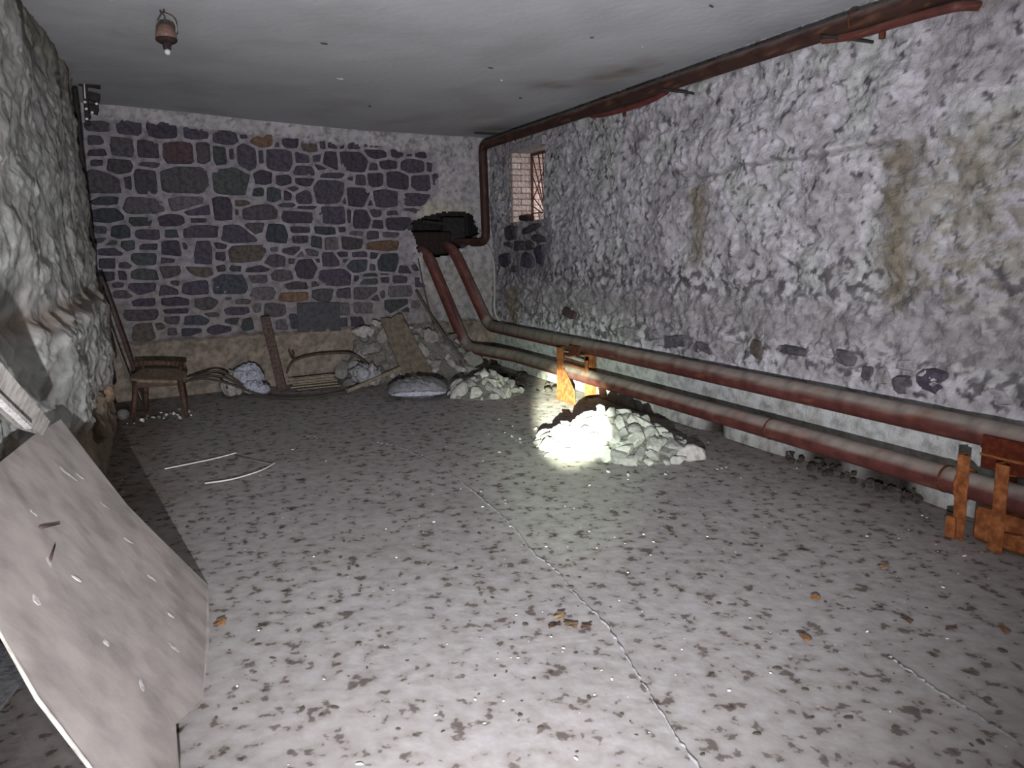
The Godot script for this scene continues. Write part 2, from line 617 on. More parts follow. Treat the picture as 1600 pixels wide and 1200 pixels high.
func stone_table() -> Array:
	# back wall stones as laid: along, up, width, height in 5 mm steps, tone
	var raw := [
		304,594,45,20,1, 358,595,50,27,0, 428,594,63,34,0, 492,591,59,26,0, 292,567,30,20,1, 344,554,44,38,1, 394,552,45,36,1, 455,548,64,46,4, 506,550,30,49,1, 293,541,37,15,1, 291,519,24,13,1, 334,512,46,32,1,
		395,519,41,14,1, 299,477,61,43,1, 347,482,17,30,1, 383,483,45,55,1, 463,488,97,54,1, 304,441,52,20,2, 372,430,79,37,7, 460,436,63,31,7, 300,409,54,30,3, 369,396,49,23,2, 426,398,60,26,0, 486,419,53,26,0,
		485,400,41,14,0, 283,380,31,18,2, 322,373,38,30,3, 377,370,54,23,0, 423,370,31,19,3, 489,374,78,27,0, 559,584,54,28,0, 601,590,22,12,0, 641,580,59,22,6, 675,574,13,12,0, 704,579,41,20,0, 757,573,47,30,5,
		783,577,21,20,0, 544,543,28,45,2, 569,550,14,26,0, 603,544,46,53,0, 673,540,65,49,0, 636,543,17,29,0, 734,545,36,25,0, 773,549,34,20,0, 560,490,71,58,2, 640,499,44,29,0, 682,493,43,27,0, 737,517,52,28,0,
		733,492,44,20,0, 777,526,32,15,0, 542,425,45,51,0, 625,465,27,20,2, 659,458,35,32,3, 690,458,20,28,0, 705,474,28,13,0, 731,454,39,30,0, 582,437,39,15,5, 614,418,79,35,1, 688,436,38,13,0, 734,429,47,10,0,
		717,408,70,31,0, 571,420,14,15,1, 571,366,77,39,0, 609,381,47,27,1, 659,368,53,38,3, 718,376,55,20,0, 713,355,42,21,0, 808,578,27,15,0, 833,579,14,15,0, 863,580,36,18,0, 914,584,59,12,0, 794,544,53,48,0,
		862,544,75,46,0, 922,563,65,24,0, 978,564,41,21,0, 1043,564,30,16,0, 1008,563,18,8,0, 911,530,25,21,0, 955,540,49,26,0, 1019,538,72,38,0, 1064,535,18,22,0, 805,508,65,15,0, 851,501,17,10,0, 874,498,31,26,0,
		917,503,43,37,0, 973,501,61,43,0, 1041,497,54,41,0, 1081,506,18,25,0, 795,468,73,51,0, 868,457,64,47,0, 945,455,72,40,0, 1015,453,78,30,0, 898,443,14,13,0, 832,448,8,18,0, 797,408,70,44,0, 868,403,62,45,0,
		843,409,17,32,0, 914,417,40,19,0, 954,416,32,16,0, 917,389,37,21,0, 965,393,68,38,0, 1011,426,45,11,0, 778,375,62,23,3, 819,377,22,16,0, 857,366,39,16,7, 902,361,34,24,0, 946,363,44,16,7, 758,346,29,34,2,
		792,341,46,34,7, 839,345,58,37,1, 924,335,78,27,6, 790,304,46,40,0, 815,315,36,16,0, 866,314,48,16,0, 900,312,26,19,3, 823,299,17,11,0, 856,286,59,32,3, 936,289,50,49,3, 895,280,20,16,1, 792,261,85,40,0,
		851,254,17,16,0, 891,261,43,11,2, 885,244,57,19,2, 926,262,26,8,3, 927,248,29,17,1, 970,247,45,22,0, 986,271,36,22,1, 1017,279,40,20,1, 1030,236,34,23,0, 760,217,49,29,1, 818,217,36,24,0, 874,215,66,36,7,
		898,203,26,14,1, 965,213,66,34,7, 961,183,60,36,2, 981,168,21,14,3, 920,210,18,17,7, 818,177,36,27,7, 855,180,57,30,7, 839,145,40,25,0, 1009,180,28,20,7, 1061,226,28,20,3, 816,144,25,22,0, 494,325,35,49,0,
		527,339,31,15,0, 524,319,28,20,0, 589,323,86,37,5, 650,329,23,13,7, 688,325,46,20,0, 655,304,51,31,1, 689,302,21,13,1, 715,316,21,13,7, 740,321,40,18,7, 724,282,50,47,0, 755,301,13,10,0, 523,288,24,15,1,
		558,287,27,15,1, 607,283,55,18,0, 666,268,49,28,7, 605,263,42,23,7, 482,282,56,22,5, 543,247,77,47,3, 615,226,60,28,7, 688,215,73,23,6, 701,241,52,21,1, 743,244,19,16,0, 483,210,42,27,1, 536,219,14,10,1,
		569,208,37,15,7, 552,188,56,23,0, 499,182,33,10,1, 600,194,22,20,7, 642,186,51,31,7, 660,149,28,24,7, 682,155,21,32,3, 620,159,15,16,7, 511,148,52,20,0, 543,164,36,18,2, 572,154,30,28,2, 283,357,33,11,2,
		303,351,27,14,2, 332,345,30,23,2, 297,331,48,18,0, 290,306,29,25,1, 323,301,25,14,1, 376,339,39,14,1, 363,316,52,26,2, 364,278,50,24,2, 422,334,42,36,0, 414,286,40,26,1, 411,310,29,17,0, 450,341,11,14,0,
		288,279,35,23,0, 315,278,19,23,1, 307,259,25,14,1, 355,250,65,26,0, 405,243,40,24,0, 422,257,18,14,5, 467,244,53,29,0, 313,238,36,19,7, 358,216,48,19,0, 416,216,56,22,0, 343,191,65,26,1, 421,195,52,15,0,
		410,175,34,20,1, 456,167,51,27,3, 346,152,41,34,5, 382,162,18,15,5, 410,148,23,15,1, 445,148,46,22,0
	]
	var out := []
	for i in range(0, raw.size(), 5):
		out.append([raw[i] * 0.005, raw[i + 1] * 0.005, raw[i + 2] * 0.005, raw[i + 3] * 0.005, raw[i + 4]])
	return out

# ------------------------------------------------------------------ the room
func make_floor() -> void:
	var f := base("floor", "grey concrete cellar floor spotted with dark scabs of dirt", "floor", Vector3.ZERO, "", "structure")
	var nu := 140
	var nv := 260
	var P := PackedVector3Array()
	var C := PackedColorArray()
	var n1 := noise(0.35, 3, 101)
	var n2 := noise(1.1, 4, 102)
	for j in nv:
		for i in nu:
			var x := lerpf(-2.4, 4.5, float(i) / (nu - 1))
			var z := lerpf(-10.4, 2.75, float(j) / (nv - 1))
			P.append(Vector3(x, 0.006 * n2.get_noise_2d(x, z) - 0.006, z))
			var d := 0.5 + 0.5 * n1.get_noise_2d(x, z)
			var b := 0.5 + 0.5 * n2.get_noise_2d(x + 40, z)
			var c := Color(0.345, 0.333, 0.330).lerp(Color(0.30, 0.285, 0.272), clampf(d * 1.1 + b * 0.5 - 0.5, 0, 1))
			# browner dirt along the left wall and at the back
			var dirt := maxf(ss(0.15, -0.45, x + 0.25 * n2.get_noise_2d(z, x)), 0.2 * ss(-7.6, -9.2, z + 0.5 * n1.get_noise_2d(x, z)))
			dirt *= 1.0 - 0.75 * ss(-3.9, -3.2, z)
			c = c.lerp(Color(0.20, 0.158, 0.118), dirt * 0.8)
			# dirt against the right wall
			c = c.lerp(Color(0.22, 0.195, 0.175), 0.7 * ss(3.3, 4.1, x + 0.3 * n2.get_noise_2d(x, z + 9)))
			C.append(c)
	sheet("slab_face", nu, nv, P, C, M.floor, f, PackedByteArray(), true)
	var st := begin()
	box(st, Vector3(8.2, 0.3, 14.2), Transform3D(Basis(), Vector3(1.0, -0.19, -4.1)))
	build("slab_core", st, M.core, f)
	# the pale crack that runs down the middle, a low ridge of lime
	ridge(f, [[1.52, -6.31], [1.67, -5.99], [1.77, -5.2], [1.76, -4.39], [1.735, -3.95], [1.67, -3.54], [1.67, -3.26], [1.625, -2.96], [1.60, -2.65], [1.50, -2.24], [1.44, -2.0], [1.38, -1.73], [1.30, -1.3]], 0.0040)
	ridge(f, [[2.46, -1.95], [2.43, -1.78], [2.41, -1.61], [2.38, -1.37], [2.33, -1.1]], 0.0032)

func ridge(parent: Node, pts: Array, w: float) -> void:
	var c: Array = []
	for p in pts:
		c.append(Vector3(p[0], 0.0, p[1]))
	var path := curve(c, 14)
	var n := noise(3.0, 3, 140)
	var st := begin(false)
	for i in path.size() - 1:
		var a := path[i]
		var b := path[i + 1]
		var wa := w * clampf(minf(i, path.size() - 1 - i) / 12.0, 0.2, 1.0) * (1.0 + 0.8 * n.get_noise_1d(i * 0.35))
		var ja := Vector3(0.012 * n.get_noise_1d(i * 0.11 + 50), 0, 0)
		var jb := Vector3(0.012 * n.get_noise_1d((i + 1) * 0.11 + 50), 0, 0)
		var wb := w * clampf(minf(i + 1, path.size() - 2 - i) / 12.0, 0.2, 1.0) * (1.0 + 0.8 * n.get_noise_1d((i + 1) * 0.35))
		var r := Vector3(1, 0, 0)
		var h := Vector3(0, 0.0025, 0)
		var g := Vector3(0, -0.012, 0)
		quad(st, a + ja - r * wa + g, a + ja + h, b + jb + h, b + jb - r * wb + g)
		quad(st, a + ja + h, a + ja + r * wa + g, b + jb + r * wb + g, b + jb + h)
	build("crack", st, M.crack, parent)

func make_ceiling() -> void:
	var f := base("ceiling", "grey plastered cellar ceiling with faint brown damp stains", "ceiling", Vector3.ZERO, "", "structure")
	var nu := 90
	var nv := 170
	var P := PackedVector3Array()
	var C := PackedColorArray()
	var n1 := noise(0.5, 4, 111)
	var n2 := noise(2.2, 4, 112)
	for j in nv:
		for i in nu:
			var x := lerpf(-2.4, 4.45, float(i) / (nu - 1))
			var z := lerpf(-10.5, 2.75, float(j) / (nv - 1))
			P.append(Vector3(x, ceiling_y(x, z) + 0.012 * n1.get_noise_2d(x, z) + 0.004 * n2.get_noise_2d(x, z), z))
			var k := 0.5 + 0.5 * n1.get_noise_2d(x + 7, z)
			var c := Color(0.395, 0.405, 0.43).lerp(Color(0.345, 0.355, 0.365), k)
			c = c.lerp(Color(0.27, 0.265, 0.27), clampf(n1.get_noise_2d(x * 1.6, z + 30) * 0.9, 0, 0.5))
			# damp stains beside the pipe and over the far corner
			var s := bump(x, 3.75, 0.22) * bump(z, -6.0, 0.5) + bump(x, 3.4, 0.25) * bump(z, -6.7, 0.22) * 0.8 + bump(x, 4.0, 0.35) * bump(z, -9.3, 0.4) * 0.8
			s += 0.8 * bump(x, -0.25, 0.22) * bump(z, -3.4, 0.8)
			c = c.lerp(Color(0.15, 0.125, 0.10), clampf(s * (0.65 + 0.6 * n2.get_noise_2d(x * 2, z * 2)), 0, 0.85))
			C.append(c)
	sheet("plaster_face", nu, nv, P, C, M.plaster_smooth, f)
	var st := begin()
	box(st, Vector3(8.2, 0.3, 14.2), Transform3D(Basis(), Vector3(1.0, 3.43, -4.1)))
	build("slab_core", st, M.core, f)
	# curled scabs of paint hanging from it
	for p in [[1.55, -7.05], [2.62, -6.2], [2.95, -5.1], [2.9, -6.6], [3.45, -5.2], [3.3, -4.2], [2.2, -4.4], [2.1, -8.2], [1.2, -5.9], [3.4, -7.3]]:
		st = begin()
		var y := ceiling_y(p[0], p[1])
		rock(st, Vector3(rng.randf_range(0.03, 0.10), 0.012, rng.randf_range(0.02, 0.035)), Transform3D(Basis(Vector3.UP, rng.randf() * 0.9), Vector3(p[0], y - 0.008, p[1])), 9)
		build("paint_flake", st, M.mud if rng.randf() < 0.6 else M.chalk, f)

func make_right_wall() -> void:
	var w := base("wall_right", "long whitewashed rubble stone wall with flaking plaster and brown damp streaks", "wall", Vector3.ZERO, "", "structure")
	var zs := PackedFloat32Array()
	var z := -10.3
	while z < -2.1:
		zs.append(z)
		z += 0.0145
	while z < 2.8:
		zs.append(z)
		z += 0.15
	var ny := 232
	var nu := zs.size()
	var P := PackedVector3Array()
	var C := PackedColorArray()
	var S := PackedByteArray()
	P.resize(nu * ny)
	C.resize(nu * ny)
	S.resize(nu * ny)
	var big := noise(1.5, 4, 201)
	var lump := noise(2.3, 1, 202, FastNoiseLite.TYPE_CELLULAR)
	lump.cellular_return_type = FastNoiseLite.RETURN_DISTANCE2_SUB
	var mid := noise(5.0, 4, 203)
	var rid := noise(7.0, 3, 204)
	rid.fractal_type = FastNoiseLite.FRACTAL_RIDGED
	var lay := noise(2.0, 5, 205)
	var pit := noise(9.0, 4, 206)
	var tint := noise(1.1, 4, 207)
	var flake := noise(6.5, 4, 208)
	for j in ny:
		var y := 3.25 * j / (ny - 1)
		for i in nu:
			var zz := zs[i]
			var g := ss(0.56, 0.66, y + 0.03 * mid.get_noise_1d(zz))      # above the concrete plinth
			var b := big.get_noise_2d(zz, y * 1.5)
			var m := mid.get_noise_2d(zz, y * 1.4)
			var l := lay.get_noise_2d(zz, y * 1.3)
			var r := rid.get_noise_2d(zz + y * 0.8, y * 1.1 - zz * 0.45)
			var pt := pit.get_noise_2d(zz, y)
			var lc := lump.get_noise_2d(zz + 0.1 * m, y * 1.7 + 0.1 * b)
			var lower := ss(1.6, 1.3, y) * ss(0.62, 0.75, y)
			var fl := flake.get_noise_2d(zz + 0.15 * m, y * 1.25 + 0.35 * zz)
			var d := 0.040 * b + 0.008 * m * (0.7 + 1.2 * lower) + 0.012 * ss(-0.02, 0.02, l) + 0.010 * ss(0.22, 0.25, l) + 0.006 * r * ss(1.1, 1.9, y)
			d += 0.006 * ss(0.0, 0.05, fl) + 0.005 * ss(0.25, 0.29, fl) + 0.002 * fl
			d += 0.014 * (ss(-0.95, -0.55, lc) - 1.0) * lower
			d += 0.006 * pt
			d *= g
			d += (1.0 - g) * (0.02 + 0.004 * m)
			# the shutter line at 2.2 m and a few hanging edges
			var yl := 2.19 + 0.05 * big.get_noise_1d(zz * 1.3) + 0.02 * m
			var cr := ss(-6.6, -5.0, zz) * ss(-3.35, -3.5, zz)
			d -= 0.035 * bump(y, yl, 0.011) * cr * ss(-0.3, 0.0, mid.get_noise_1d(zz * 0.4 + 20))
			d += 0.030 * ss(yl - 0.004, yl + 0.006, y) * ss(yl + 0.6, yl + 0.1, y) * cr
			# voids knocked out under the pipes
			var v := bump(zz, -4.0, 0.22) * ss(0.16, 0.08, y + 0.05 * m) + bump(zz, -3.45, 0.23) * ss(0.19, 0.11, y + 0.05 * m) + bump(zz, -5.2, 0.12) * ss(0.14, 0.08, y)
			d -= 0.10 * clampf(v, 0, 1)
			# the broken foot of the window
			var wn := ss(-9.75, -9.5, zz) * ss(-8.1, -8.4, zz) * ss(2.02, 1.9, y) * ss(1.15, 1.35, y)
			d -= 0.03 * wn
			# colour of the wash, the bare stone and the damp
			var t := tint.get_noise_2d(zz, y)
			var c := Color(0.425, 0.41, 0.45).lerp(Color(0.36, 0.37, 0.365), ss(-0.1, 0.35, t))
			c = c.lerp(Color(0.29, 0.28, 0.295), ss(0.0, 0.35, -t) * 0.8)
			c = c.lerp(Color(0.27, 0.26, 0.27), clampf(-m * 0.8, 0, 0.4) * g)
			var drip := ss(0.05, 0.4, tint.get_noise_2d(zz * 3.0 + 60, y * 0.55))
			c = c.lerp(Color(0.22, 0.215, 0.22), 0.6 * drip * g * ss(2.9, 2.2, y))
			var thr := 0.31 - 0.18 * lower - 0.05 * ss(-4.0, -7.0, zz)
			var bare := ss(thr, thr + 0.10, pt * 0.7 + 0.45 * lay.get_noise_2d(zz * 1.7 + 9, y * 1.7))
			c = c.lerp(Color(0.075, 0.07, 0.078), bare * 0.85 * g)
			c = c.lerp(Color(0.12, 0.11, 0.115), 0.8 * bump(y, yl - 0.004, 0.014) * cr)
			c = c.lerp(Color(0.25, 0.245, 0.255), 0.5 * ss(-0.1, -0.40, fl + 0.4 * t) * g)
			c = c.lerp(Color(0.09, 0.085, 0.092), 0.85 * ss(0.26, 0.36, pt + 0.3 * lower - 0.12 + 0.2 * t) * g)
			c = c.lerp(Color(0.235, 0.225, 0.23), g * bump(y + 0.12 * m, 1.03, 0.16) * 0.85)
			c = c.lerp(Color(0.40, 0.42, 0.41), (1.0 - g) * 0.9)
			c = c.lerp(Color(0.24, 0.23, 0.21), (1.0 - g) * clampf(0.5 * ss(0.15, 0.0, y) + 0.35 * ss(0.1, 0.4, t) + 0.3 * ss(0.0, 0.4, m), 0, 0.8))
			# brown damp at the near end and the two streaks
			var br := ss(-3.9, -3.2, zz + 0.35 * b) * ss(1.12, 1.35, y + 0.1 * m) * ss(2.38, 2.18, y + 0.12 * b) * ss(-0.35, 0.15, m + t)
			var s1 := bump(zz + 0.05 * m, -3.47, 0.10) * ss(1.1, 1.3, y) * ss(2.25, 2.17, y) * (1.0 + m)
			var s2 := bump(zz + 0.05 * m, -5.45, 0.12) * ss(1.35, 1.5, y) * ss(2.13, 2.05, y) * (1.0 + m)
			var s3 := bump(zz + 0.1 * m, -2.95, 0.10) * ss(0.95, 1.2, y) * ss(2.3, 2.2, y) * (0.5 + m)
			var s4 := bump(zz + 0.1 * m, -9.35, 0.16) * ss(0.5, 0.6, y) * ss(1.2, 1.05, y + 0.1 * m)
			c = c.lerp(Color(0.215, 0.195, 0.165), br * 0.75 * ss(-0.25, 0.1, fl + 0.3 * m))
			c = c.lerp(Color(0.15, 0.13, 0.095), clampf(maxf(maxf(s1, s2 * 0.9), maxf(s3 * 0.7, s4)), 0, 0.85))
			c = c.lerp(Color(0.16, 0.15, 0.16), 0.75 * wn)
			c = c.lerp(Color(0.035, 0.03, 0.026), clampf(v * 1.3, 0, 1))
			# rusty run below the ceiling pipe
			c = c.lerp(Color(0.20, 0.15, 0.12), 0.6 * ss(2.72, 3.0, y + 0.08 * m) * bump(zz, -3.0, 0.12))
			c = c.lerp(Color(0.2, 0.185, 0.18), 0.5 * ss(2.86, 2.96, y + 0.04 * m))
			var k := j * nu + i
			P[k] = Vector3(4.2 - d, y, zz)
			C[k] = c
			if zz > -9.26 and zz < -8.385 and y > 1.94 and y < 2.80:
				S[k] = 1
	sheet("plaster_face", nu, ny, P, C, M.plaster, w, S)
	# what stands behind the plaster, left open for the window
	var parts := [[-10.9, -9.24, 0.0, 3.4], [-8.37, 2.9, 0.0, 3.4], [-9.24, -8.37, 0.0, 1.93], [-9.24, -8.37, 2.81, 3.4]]
	for q in parts:
		var st := begin()
		box(st, Vector3(0.5, q[3] - q[2], q[1] - q[0]), Transform3D(Basis(), Vector3(4.56, (q[2] + q[3]) * 0.5, (q[0] + q[1]) * 0.5)))
		build("wall_core", st, M.mortar, w)
	var raw := [-9.41,1.81,0.34,0.19,1, -8.76,1.84,0.55,0.09,1, -8.58,1.72,0.33,0.10,1, -8.80,1.64,0.22,0.12,1, -8.53,1.52,0.26,0.24,0, -9.12,1.64,0.43,0.13,1, -8.90,1.46,0.32,0.19,0, -9.57,1.45,0.32,0.18,0, -9.46,1.66,0.31,0.07,1, -9.30,1.34,0.20,0.08,1, -9.24,1.86,0.20,0.07,7, -4.67,0.79,0.14,0.14,5, -4.32,0.82,0.28,0.07,1, -5.01,0.74,0.32,0.16,8, -3.50,0.74,0.12,0.12,8, -3.63,0.74,0.10,0.11,7, -3.34,0.71,0.17,0.13,7, -3.15,0.77,0.22,0.15,0, -3.33,0.84,0.20,0.08,8, -7.78,0.86,0.34,0.12,4, -7.34,0.95,0.38,0.14,8, -5.75,0.74,0.42,0.12,7, -6.50,0.75,0.42,0.12,8, -5.34,0.72,0.28,0.12,7, -2.74,0.73,0.14,0.11,8, -3.83,0.82,0.18,0.11,7, -4.02,0.85,0.16,0.10,8, -7.06,0.70,0.34,0.10,7, -6.05,0.78,0.22,0.10,8]
	var list := []
	for i in range(0, raw.size(), 5):
		list.append([-raw[i], raw[i + 1], raw[i + 2], raw[i + 3], raw[i + 4]])
	var face := func(u: float, v: float, n: float) -> Vector3:
		var b := 0.045 * big.get_noise_2d(-u, v * 1.5) + 0.02 * mid.get_noise_2d(-u, v * 1.4)
		return Vector3(4.2 - b - 0.012 - n, v, -u)
	stones(list, face, w, 0.02, 0.012, 1.1)

func make_left_wall() -> void:
	var w := base("wall_left", "bulging grey plastered wall with a broken ledge along its foot", "wall", Vector3.ZERO, "", "structure")
	var ss_ := PackedFloat32Array()
	var s := -0.6                       # along the wall; below 0 round the far corner
	while s < 6.4:
		ss_.append(s)
		s += 0.014
	while s < 11.1:
		ss_.append(s)
		s += 0.15
	var ny := 220
	var nu := ss_.size()
	var P := PackedVector3Array()
	var C := PackedColorArray()
	P.resize(nu * ny)
	C.resize(nu * ny)
	var big := noise(1.0, 4, 301)
	var mid := noise(4.5, 4, 302)
	var lay := noise(1.6, 5, 303)
	var pit := noise(10.0, 3, 304)
	var tint := noise(0.9, 4, 305)
	for j in ny:
		var y := 3.3 * j / (ny - 1)
		for i in nu:
			var q := ss_[i]
			var zz := -8.4 + maxf(q, 0.0)
			var b := big.get_noise_2d(zz * 0.8, y * 1.3)
			var m := mid.get_noise_2d(zz * 0.55, y * 1.15 + zz * 0.3)
			var l := lay.get_noise_2d(zz * 0.7, y * 1.4)
			var pt := pit.get_noise_2d(zz * 0.6, y)
			var t := tint.get_noise_2d(zz * 0.6, y)
			var ledge := 1.27 + 0.05 * mid.get_noise_1d(zz * 0.8) + 0.02 * m
			var low := ss(ledge + 0.05, ledge - 0.06, y)
			var d := 0.05 * b + 0.022 * m + 0.012 * ss(0.0, 0.05, l) + 0.010 * ss(0.2, 0.24, l) + 0.003 * pt
			d += low * (0.07 - 0.03 * ss(0.7, 0.3, y)) + 0.02 * low * m
			d -= 0.035 * ss(0.62, 0.5, y + 0.12 * m + 0.1 * b)          # bare foot
			d += 0.03 * ss(0.5, 0.0, y)
			d -= 0.03 * ss(2.2, 3.1, y)
			d -= ss(-4.9, -3.9, zz) * (0.05 + 0.13 * ss(1.5, 1.25, y) + 0.12 * ss(0.75, 0.45, y))
			var c := Color(0.42, 0.42, 0.41).lerp(Color(0.33, 0.35, 0.32), ss(-0.2, 0.3, t))
			c = c.lerp(Color(0.22, 0.215, 0.205), clampf(-m * 1.8, 0, 0.8))
			c = c.lerp(Color(0.46, 0.46, 0.45), ss(0.1, 0.4, m) * 0.5)
			c = c.lerp(Color(0.22, 0.205, 0.19), ss(0.30, 0.42, pt) * 0.6)
			c = c.lerp(Color(0.21, 0.17, 0.135), 0.85 * bump(y, ledge + 0.02, 0.06))
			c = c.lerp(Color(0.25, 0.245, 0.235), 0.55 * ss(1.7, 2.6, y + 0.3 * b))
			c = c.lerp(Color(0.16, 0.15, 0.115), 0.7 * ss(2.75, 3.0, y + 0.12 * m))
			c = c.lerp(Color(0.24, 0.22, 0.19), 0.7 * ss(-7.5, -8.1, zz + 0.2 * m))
			var foot := ss(0.66, 0.50, y + 0.14 * m + 0.12 * b)
			c = c.lerp(Color(0.20, 0.155, 0.115), 0.9 * foot)
			c = c.lerp(Color(0.33, 0.25, 0.17), 0.5 * foot * ss(0.0, 0.3, l))
			var k := j * nu + i
			var turn := ss(0.35, -0.02, q)
			if q >= 0.0:
				P[k] = Vector3(-0.585 + d - 0.07 * turn * turn, y, zz)
			else:
				P[k] = Vector3(-0.655 + d + q, y, -8.4 - 0.012 * pt)
			C[k] = c
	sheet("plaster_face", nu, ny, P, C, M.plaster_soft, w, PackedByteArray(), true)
	var st := begin()
	box(st, Vector3(1.5, 3.4, 11.2), Transform3D(Basis(), Vector3(-1.75, 1.7, -2.75)))
	build("wall_core", st, M.mortar, w)
	# stones bared at the foot of the plaster
	for q in [[-0.60, 0.97, -4.75, 0.34, 0.22, 0], [-0.70, 0.78, -3.75, 0.30, 0.2, 1], [-0.57, 0.62, -5.3, 0.36, 0.24, 0], [-0.55, 0.35, -6.3, 0.40, 0.22, 1], [-0.54, 0.5, -7.2, 0.36, 0.2, 0]]:
		st = begin(true)
		rock(st, Vector3(0.16, q[4], q[3]), Transform3D(Basis(Vector3.UP, 0.1), Vector3(q[0], q[1], q[2])), 9, 0.02)
		build("stone", st, M.tan_stone[q[5]], w)
	# dark crack down the corner where the wall stops
	st = begin(false)
	tube(st, curve([Vector3(-0.60, 3.15, -8.43), Vector3(-0.61, 2.4, -8.45), Vector3(-0.60, 1.9, -8.44), Vector3(-0.61, 1.42, -8.45)], 10), 0.022, 8, 0.014, 0.1)
	build("conduit", st, M.iron_black, w)

func make_back_wall() -> void:
	var w := base("wall_back", "far wall of dark irregular fieldstones in pale mortar with plaster left at its edges", "wall", Vector3.ZERO, "", "structure")
	var nu := 335
	var ny := 176
	var P := PackedVector3Array()
	var C := PackedColorArray()
	var S := PackedByteArray()
	P.resize(nu * ny)
	C.resize(nu * ny)
	S.resize(nu * ny)
	var mid := noise(4.0, 4, 401)
	var fine := noise(14.0, 3, 402)
	var big := noise(1.2, 3, 403)
	var hole := PackedVector2Array([Vector2(5.02, 1.95), Vector2(5.13, 2.02), Vector2(5.39, 2.09), Vector2(5.69, 2.11), Vector2(5.91, 2.08), Vector2(6.01, 1.88), Vector2(5.97, 1.71), Vector2(5.70, 1.61), Vector2(5.51, 1.52), Vector2(5.23, 1.50), Vector2(5.09, 1.60), Vector2(5.06, 1.78)])
	for j in ny:
		var v := 3.3 * j / (ny - 1)
		for i in nu:
			var u := 6.4 * i / (nu - 1)
			var m := mid.get_noise_2d(u, v)
			var f := fine.get_noise_2d(u, v)
			var b := big.get_noise_2d(u, v)
			var topline := lerpf(3.05, 2.87, ss(1.2, 5.4, u))
			var top := ss(topline - 0.01, topline + 0.02, v + 0.05 * m + 0.02 * f)
			# plaster left along the corner: its ragged edge runs down from the ceiling past the hole to the floor
			var edge := 5.50
			if v < 2.89:
				edge = lerpf(5.04, 5.44, ss(1.95, 2.45, v))
			if v < 1.9:
				edge = lerpf(5.42, 5.06, ss(0.6, 1.5, v))
			var right := ss(edge - 0.015, edge + 0.03, u + 0.10 * m + 0.05 * f)
			var basel := 0.64 + 0.03 * b + 0.03 * m
			var bot := ss(basel + 0.025, basel - 0.005, v)
			var pl := clampf(maxf(top, right), 0, 1)
			var d := 0.010 * m + 0.005 * f
			d += pl * (0.034 + 0.02 * m + 0.012 * b)
			d += bot * (0.085 + 0.03 * b + 0.015 * m)
			d -= 0.012 * bump(v, 2.17 + 0.02 * b, 0.012) * ss(2.6, 2.9, u)
			var c := Color(0.28, 0.265, 0.29).lerp(Color(0.215, 0.20, 0.22), 0.5 + m)
			c = c.lerp(Color(0.20, 0.185, 0.175), ss(1.6, 0.9, v) * 0.7)
			var pc := Color(0.40, 0.385, 0.41).lerp(Color(0.33, 0.325, 0.33), 0.5 + b)
			pc = pc.lerp(Color(0.16, 0.15, 0.15), ss(0.18, 0.36, m * 0.6 + f * 0.6) * 0.7)
			pc = pc.lerp(Color(0.42, 0.39, 0.31), bump(u, 5.4, 0.45) * bump(v, 2.12, 0.12) * 0.8)
			pc = pc.lerp(Color(0.28, 0.275, 0.25), right * ss(1.75, 1.2, v) * 0.75)
			pc = pc.lerp(Color(0.26, 0.27, 0.26), right * ss(1.0, 0.7, v) * 0.8)
			c = c.lerp(pc, pl)
			c = c.lerp(Color(0.25, 0.212, 0.172).lerp(Color(0.19, 0.165, 0.135), 0.5 + 1.4 * m), bot)
			c = c.lerp(Color(0.12, 0.09, 0.07), bot * ss(0.2, 0.4, f) * 0.6)
			var k := j * nu + i
			P[k] = bp(u, v, d)
			C[k] = c
			if Geometry2D.is_point_in_polygon(Vector2(u + 0.01 + 0.03 * f, v + 0.01 + 0.03 * m), hole):
				S[k] = 1
	sheet("mortar_face", nu, ny, P, C, M.plaster, w, S)
	stones(stone_table(), bp, w, 0.017, 0.013, 1.42)
	# the knocked-out recess that the heating pipes come from
	var st := begin()
	var x0 := 4.9
	var x1 := 6.15
	var y0 := 1.42
	var y1 := 2.2
	var dd := -0.55
	quad(st, bp(x0, y0, dd), bp(x1, y0, dd), bp(x1, y1, dd), bp(x0, y1, dd))
	quad(st, bp(x0, y0, 0), bp(x1, y0, 0), bp(x1, y0, dd), bp(x0, y0, dd))
	quad(st, bp(x0, y1, dd), bp(x1, y1, dd), bp(x1, y1, 0), bp(x0, y1, 0))
	quad(st, bp(x0, y0, 0), bp(x0, y0, dd), bp(x0, y1, dd), bp(x0, y1, 0))
	quad(st, bp(x1, y0, dd), bp(x1, y0, 0), bp(x1, y1, 0), bp(x1, y1, dd))
	build("recess", st, M.recess, w)
	st = begin()
	box(st, Vector3(8.4, 3.4, 0.3), Transform3D(Basis(BU, Vector3.UP, BN), bp(2.9, 1.7, -0.8)))
	build("wall_core", st, M.core, w)
	# broken stone along the rim of the hole
	for q in [[5.0, 1.93], [5.04, 1.72], [5.09, 1.57], [5.2, 1.5], [5.85, 1.64], [6.0, 1.75], [5.72, 1.59], [6.03, 1.95]]:
		st = begin()
		rock(st, Vector3(0.16, 0.12, 0.14) * rng.randf_range(0.8, 1.3), Transform3D(any_turn(), bp(q[0], q[1], -0.05)), 10)
		build("broken_stone", st, M.stone[2], w)
	# the side of the corner beyond the left wall, and the wall behind the viewer
	var q := base("wall_side", "bare grey wall closing the dark corner beyond the plastered wall", "wall", Vector3.ZERO, "", "structure")
	st = begin()
	box(st, Vector3(0.3, 3.4, 2.6), Transform3D(Basis(), Vector3(-2.2, 1.7, -9.4)))
	build("wall_core", st, M.mortar, q)
	q = base("wall_front", "plain plastered wall behind the viewer", "wall", Vector3.ZERO, "", "structure")
	st = begin()
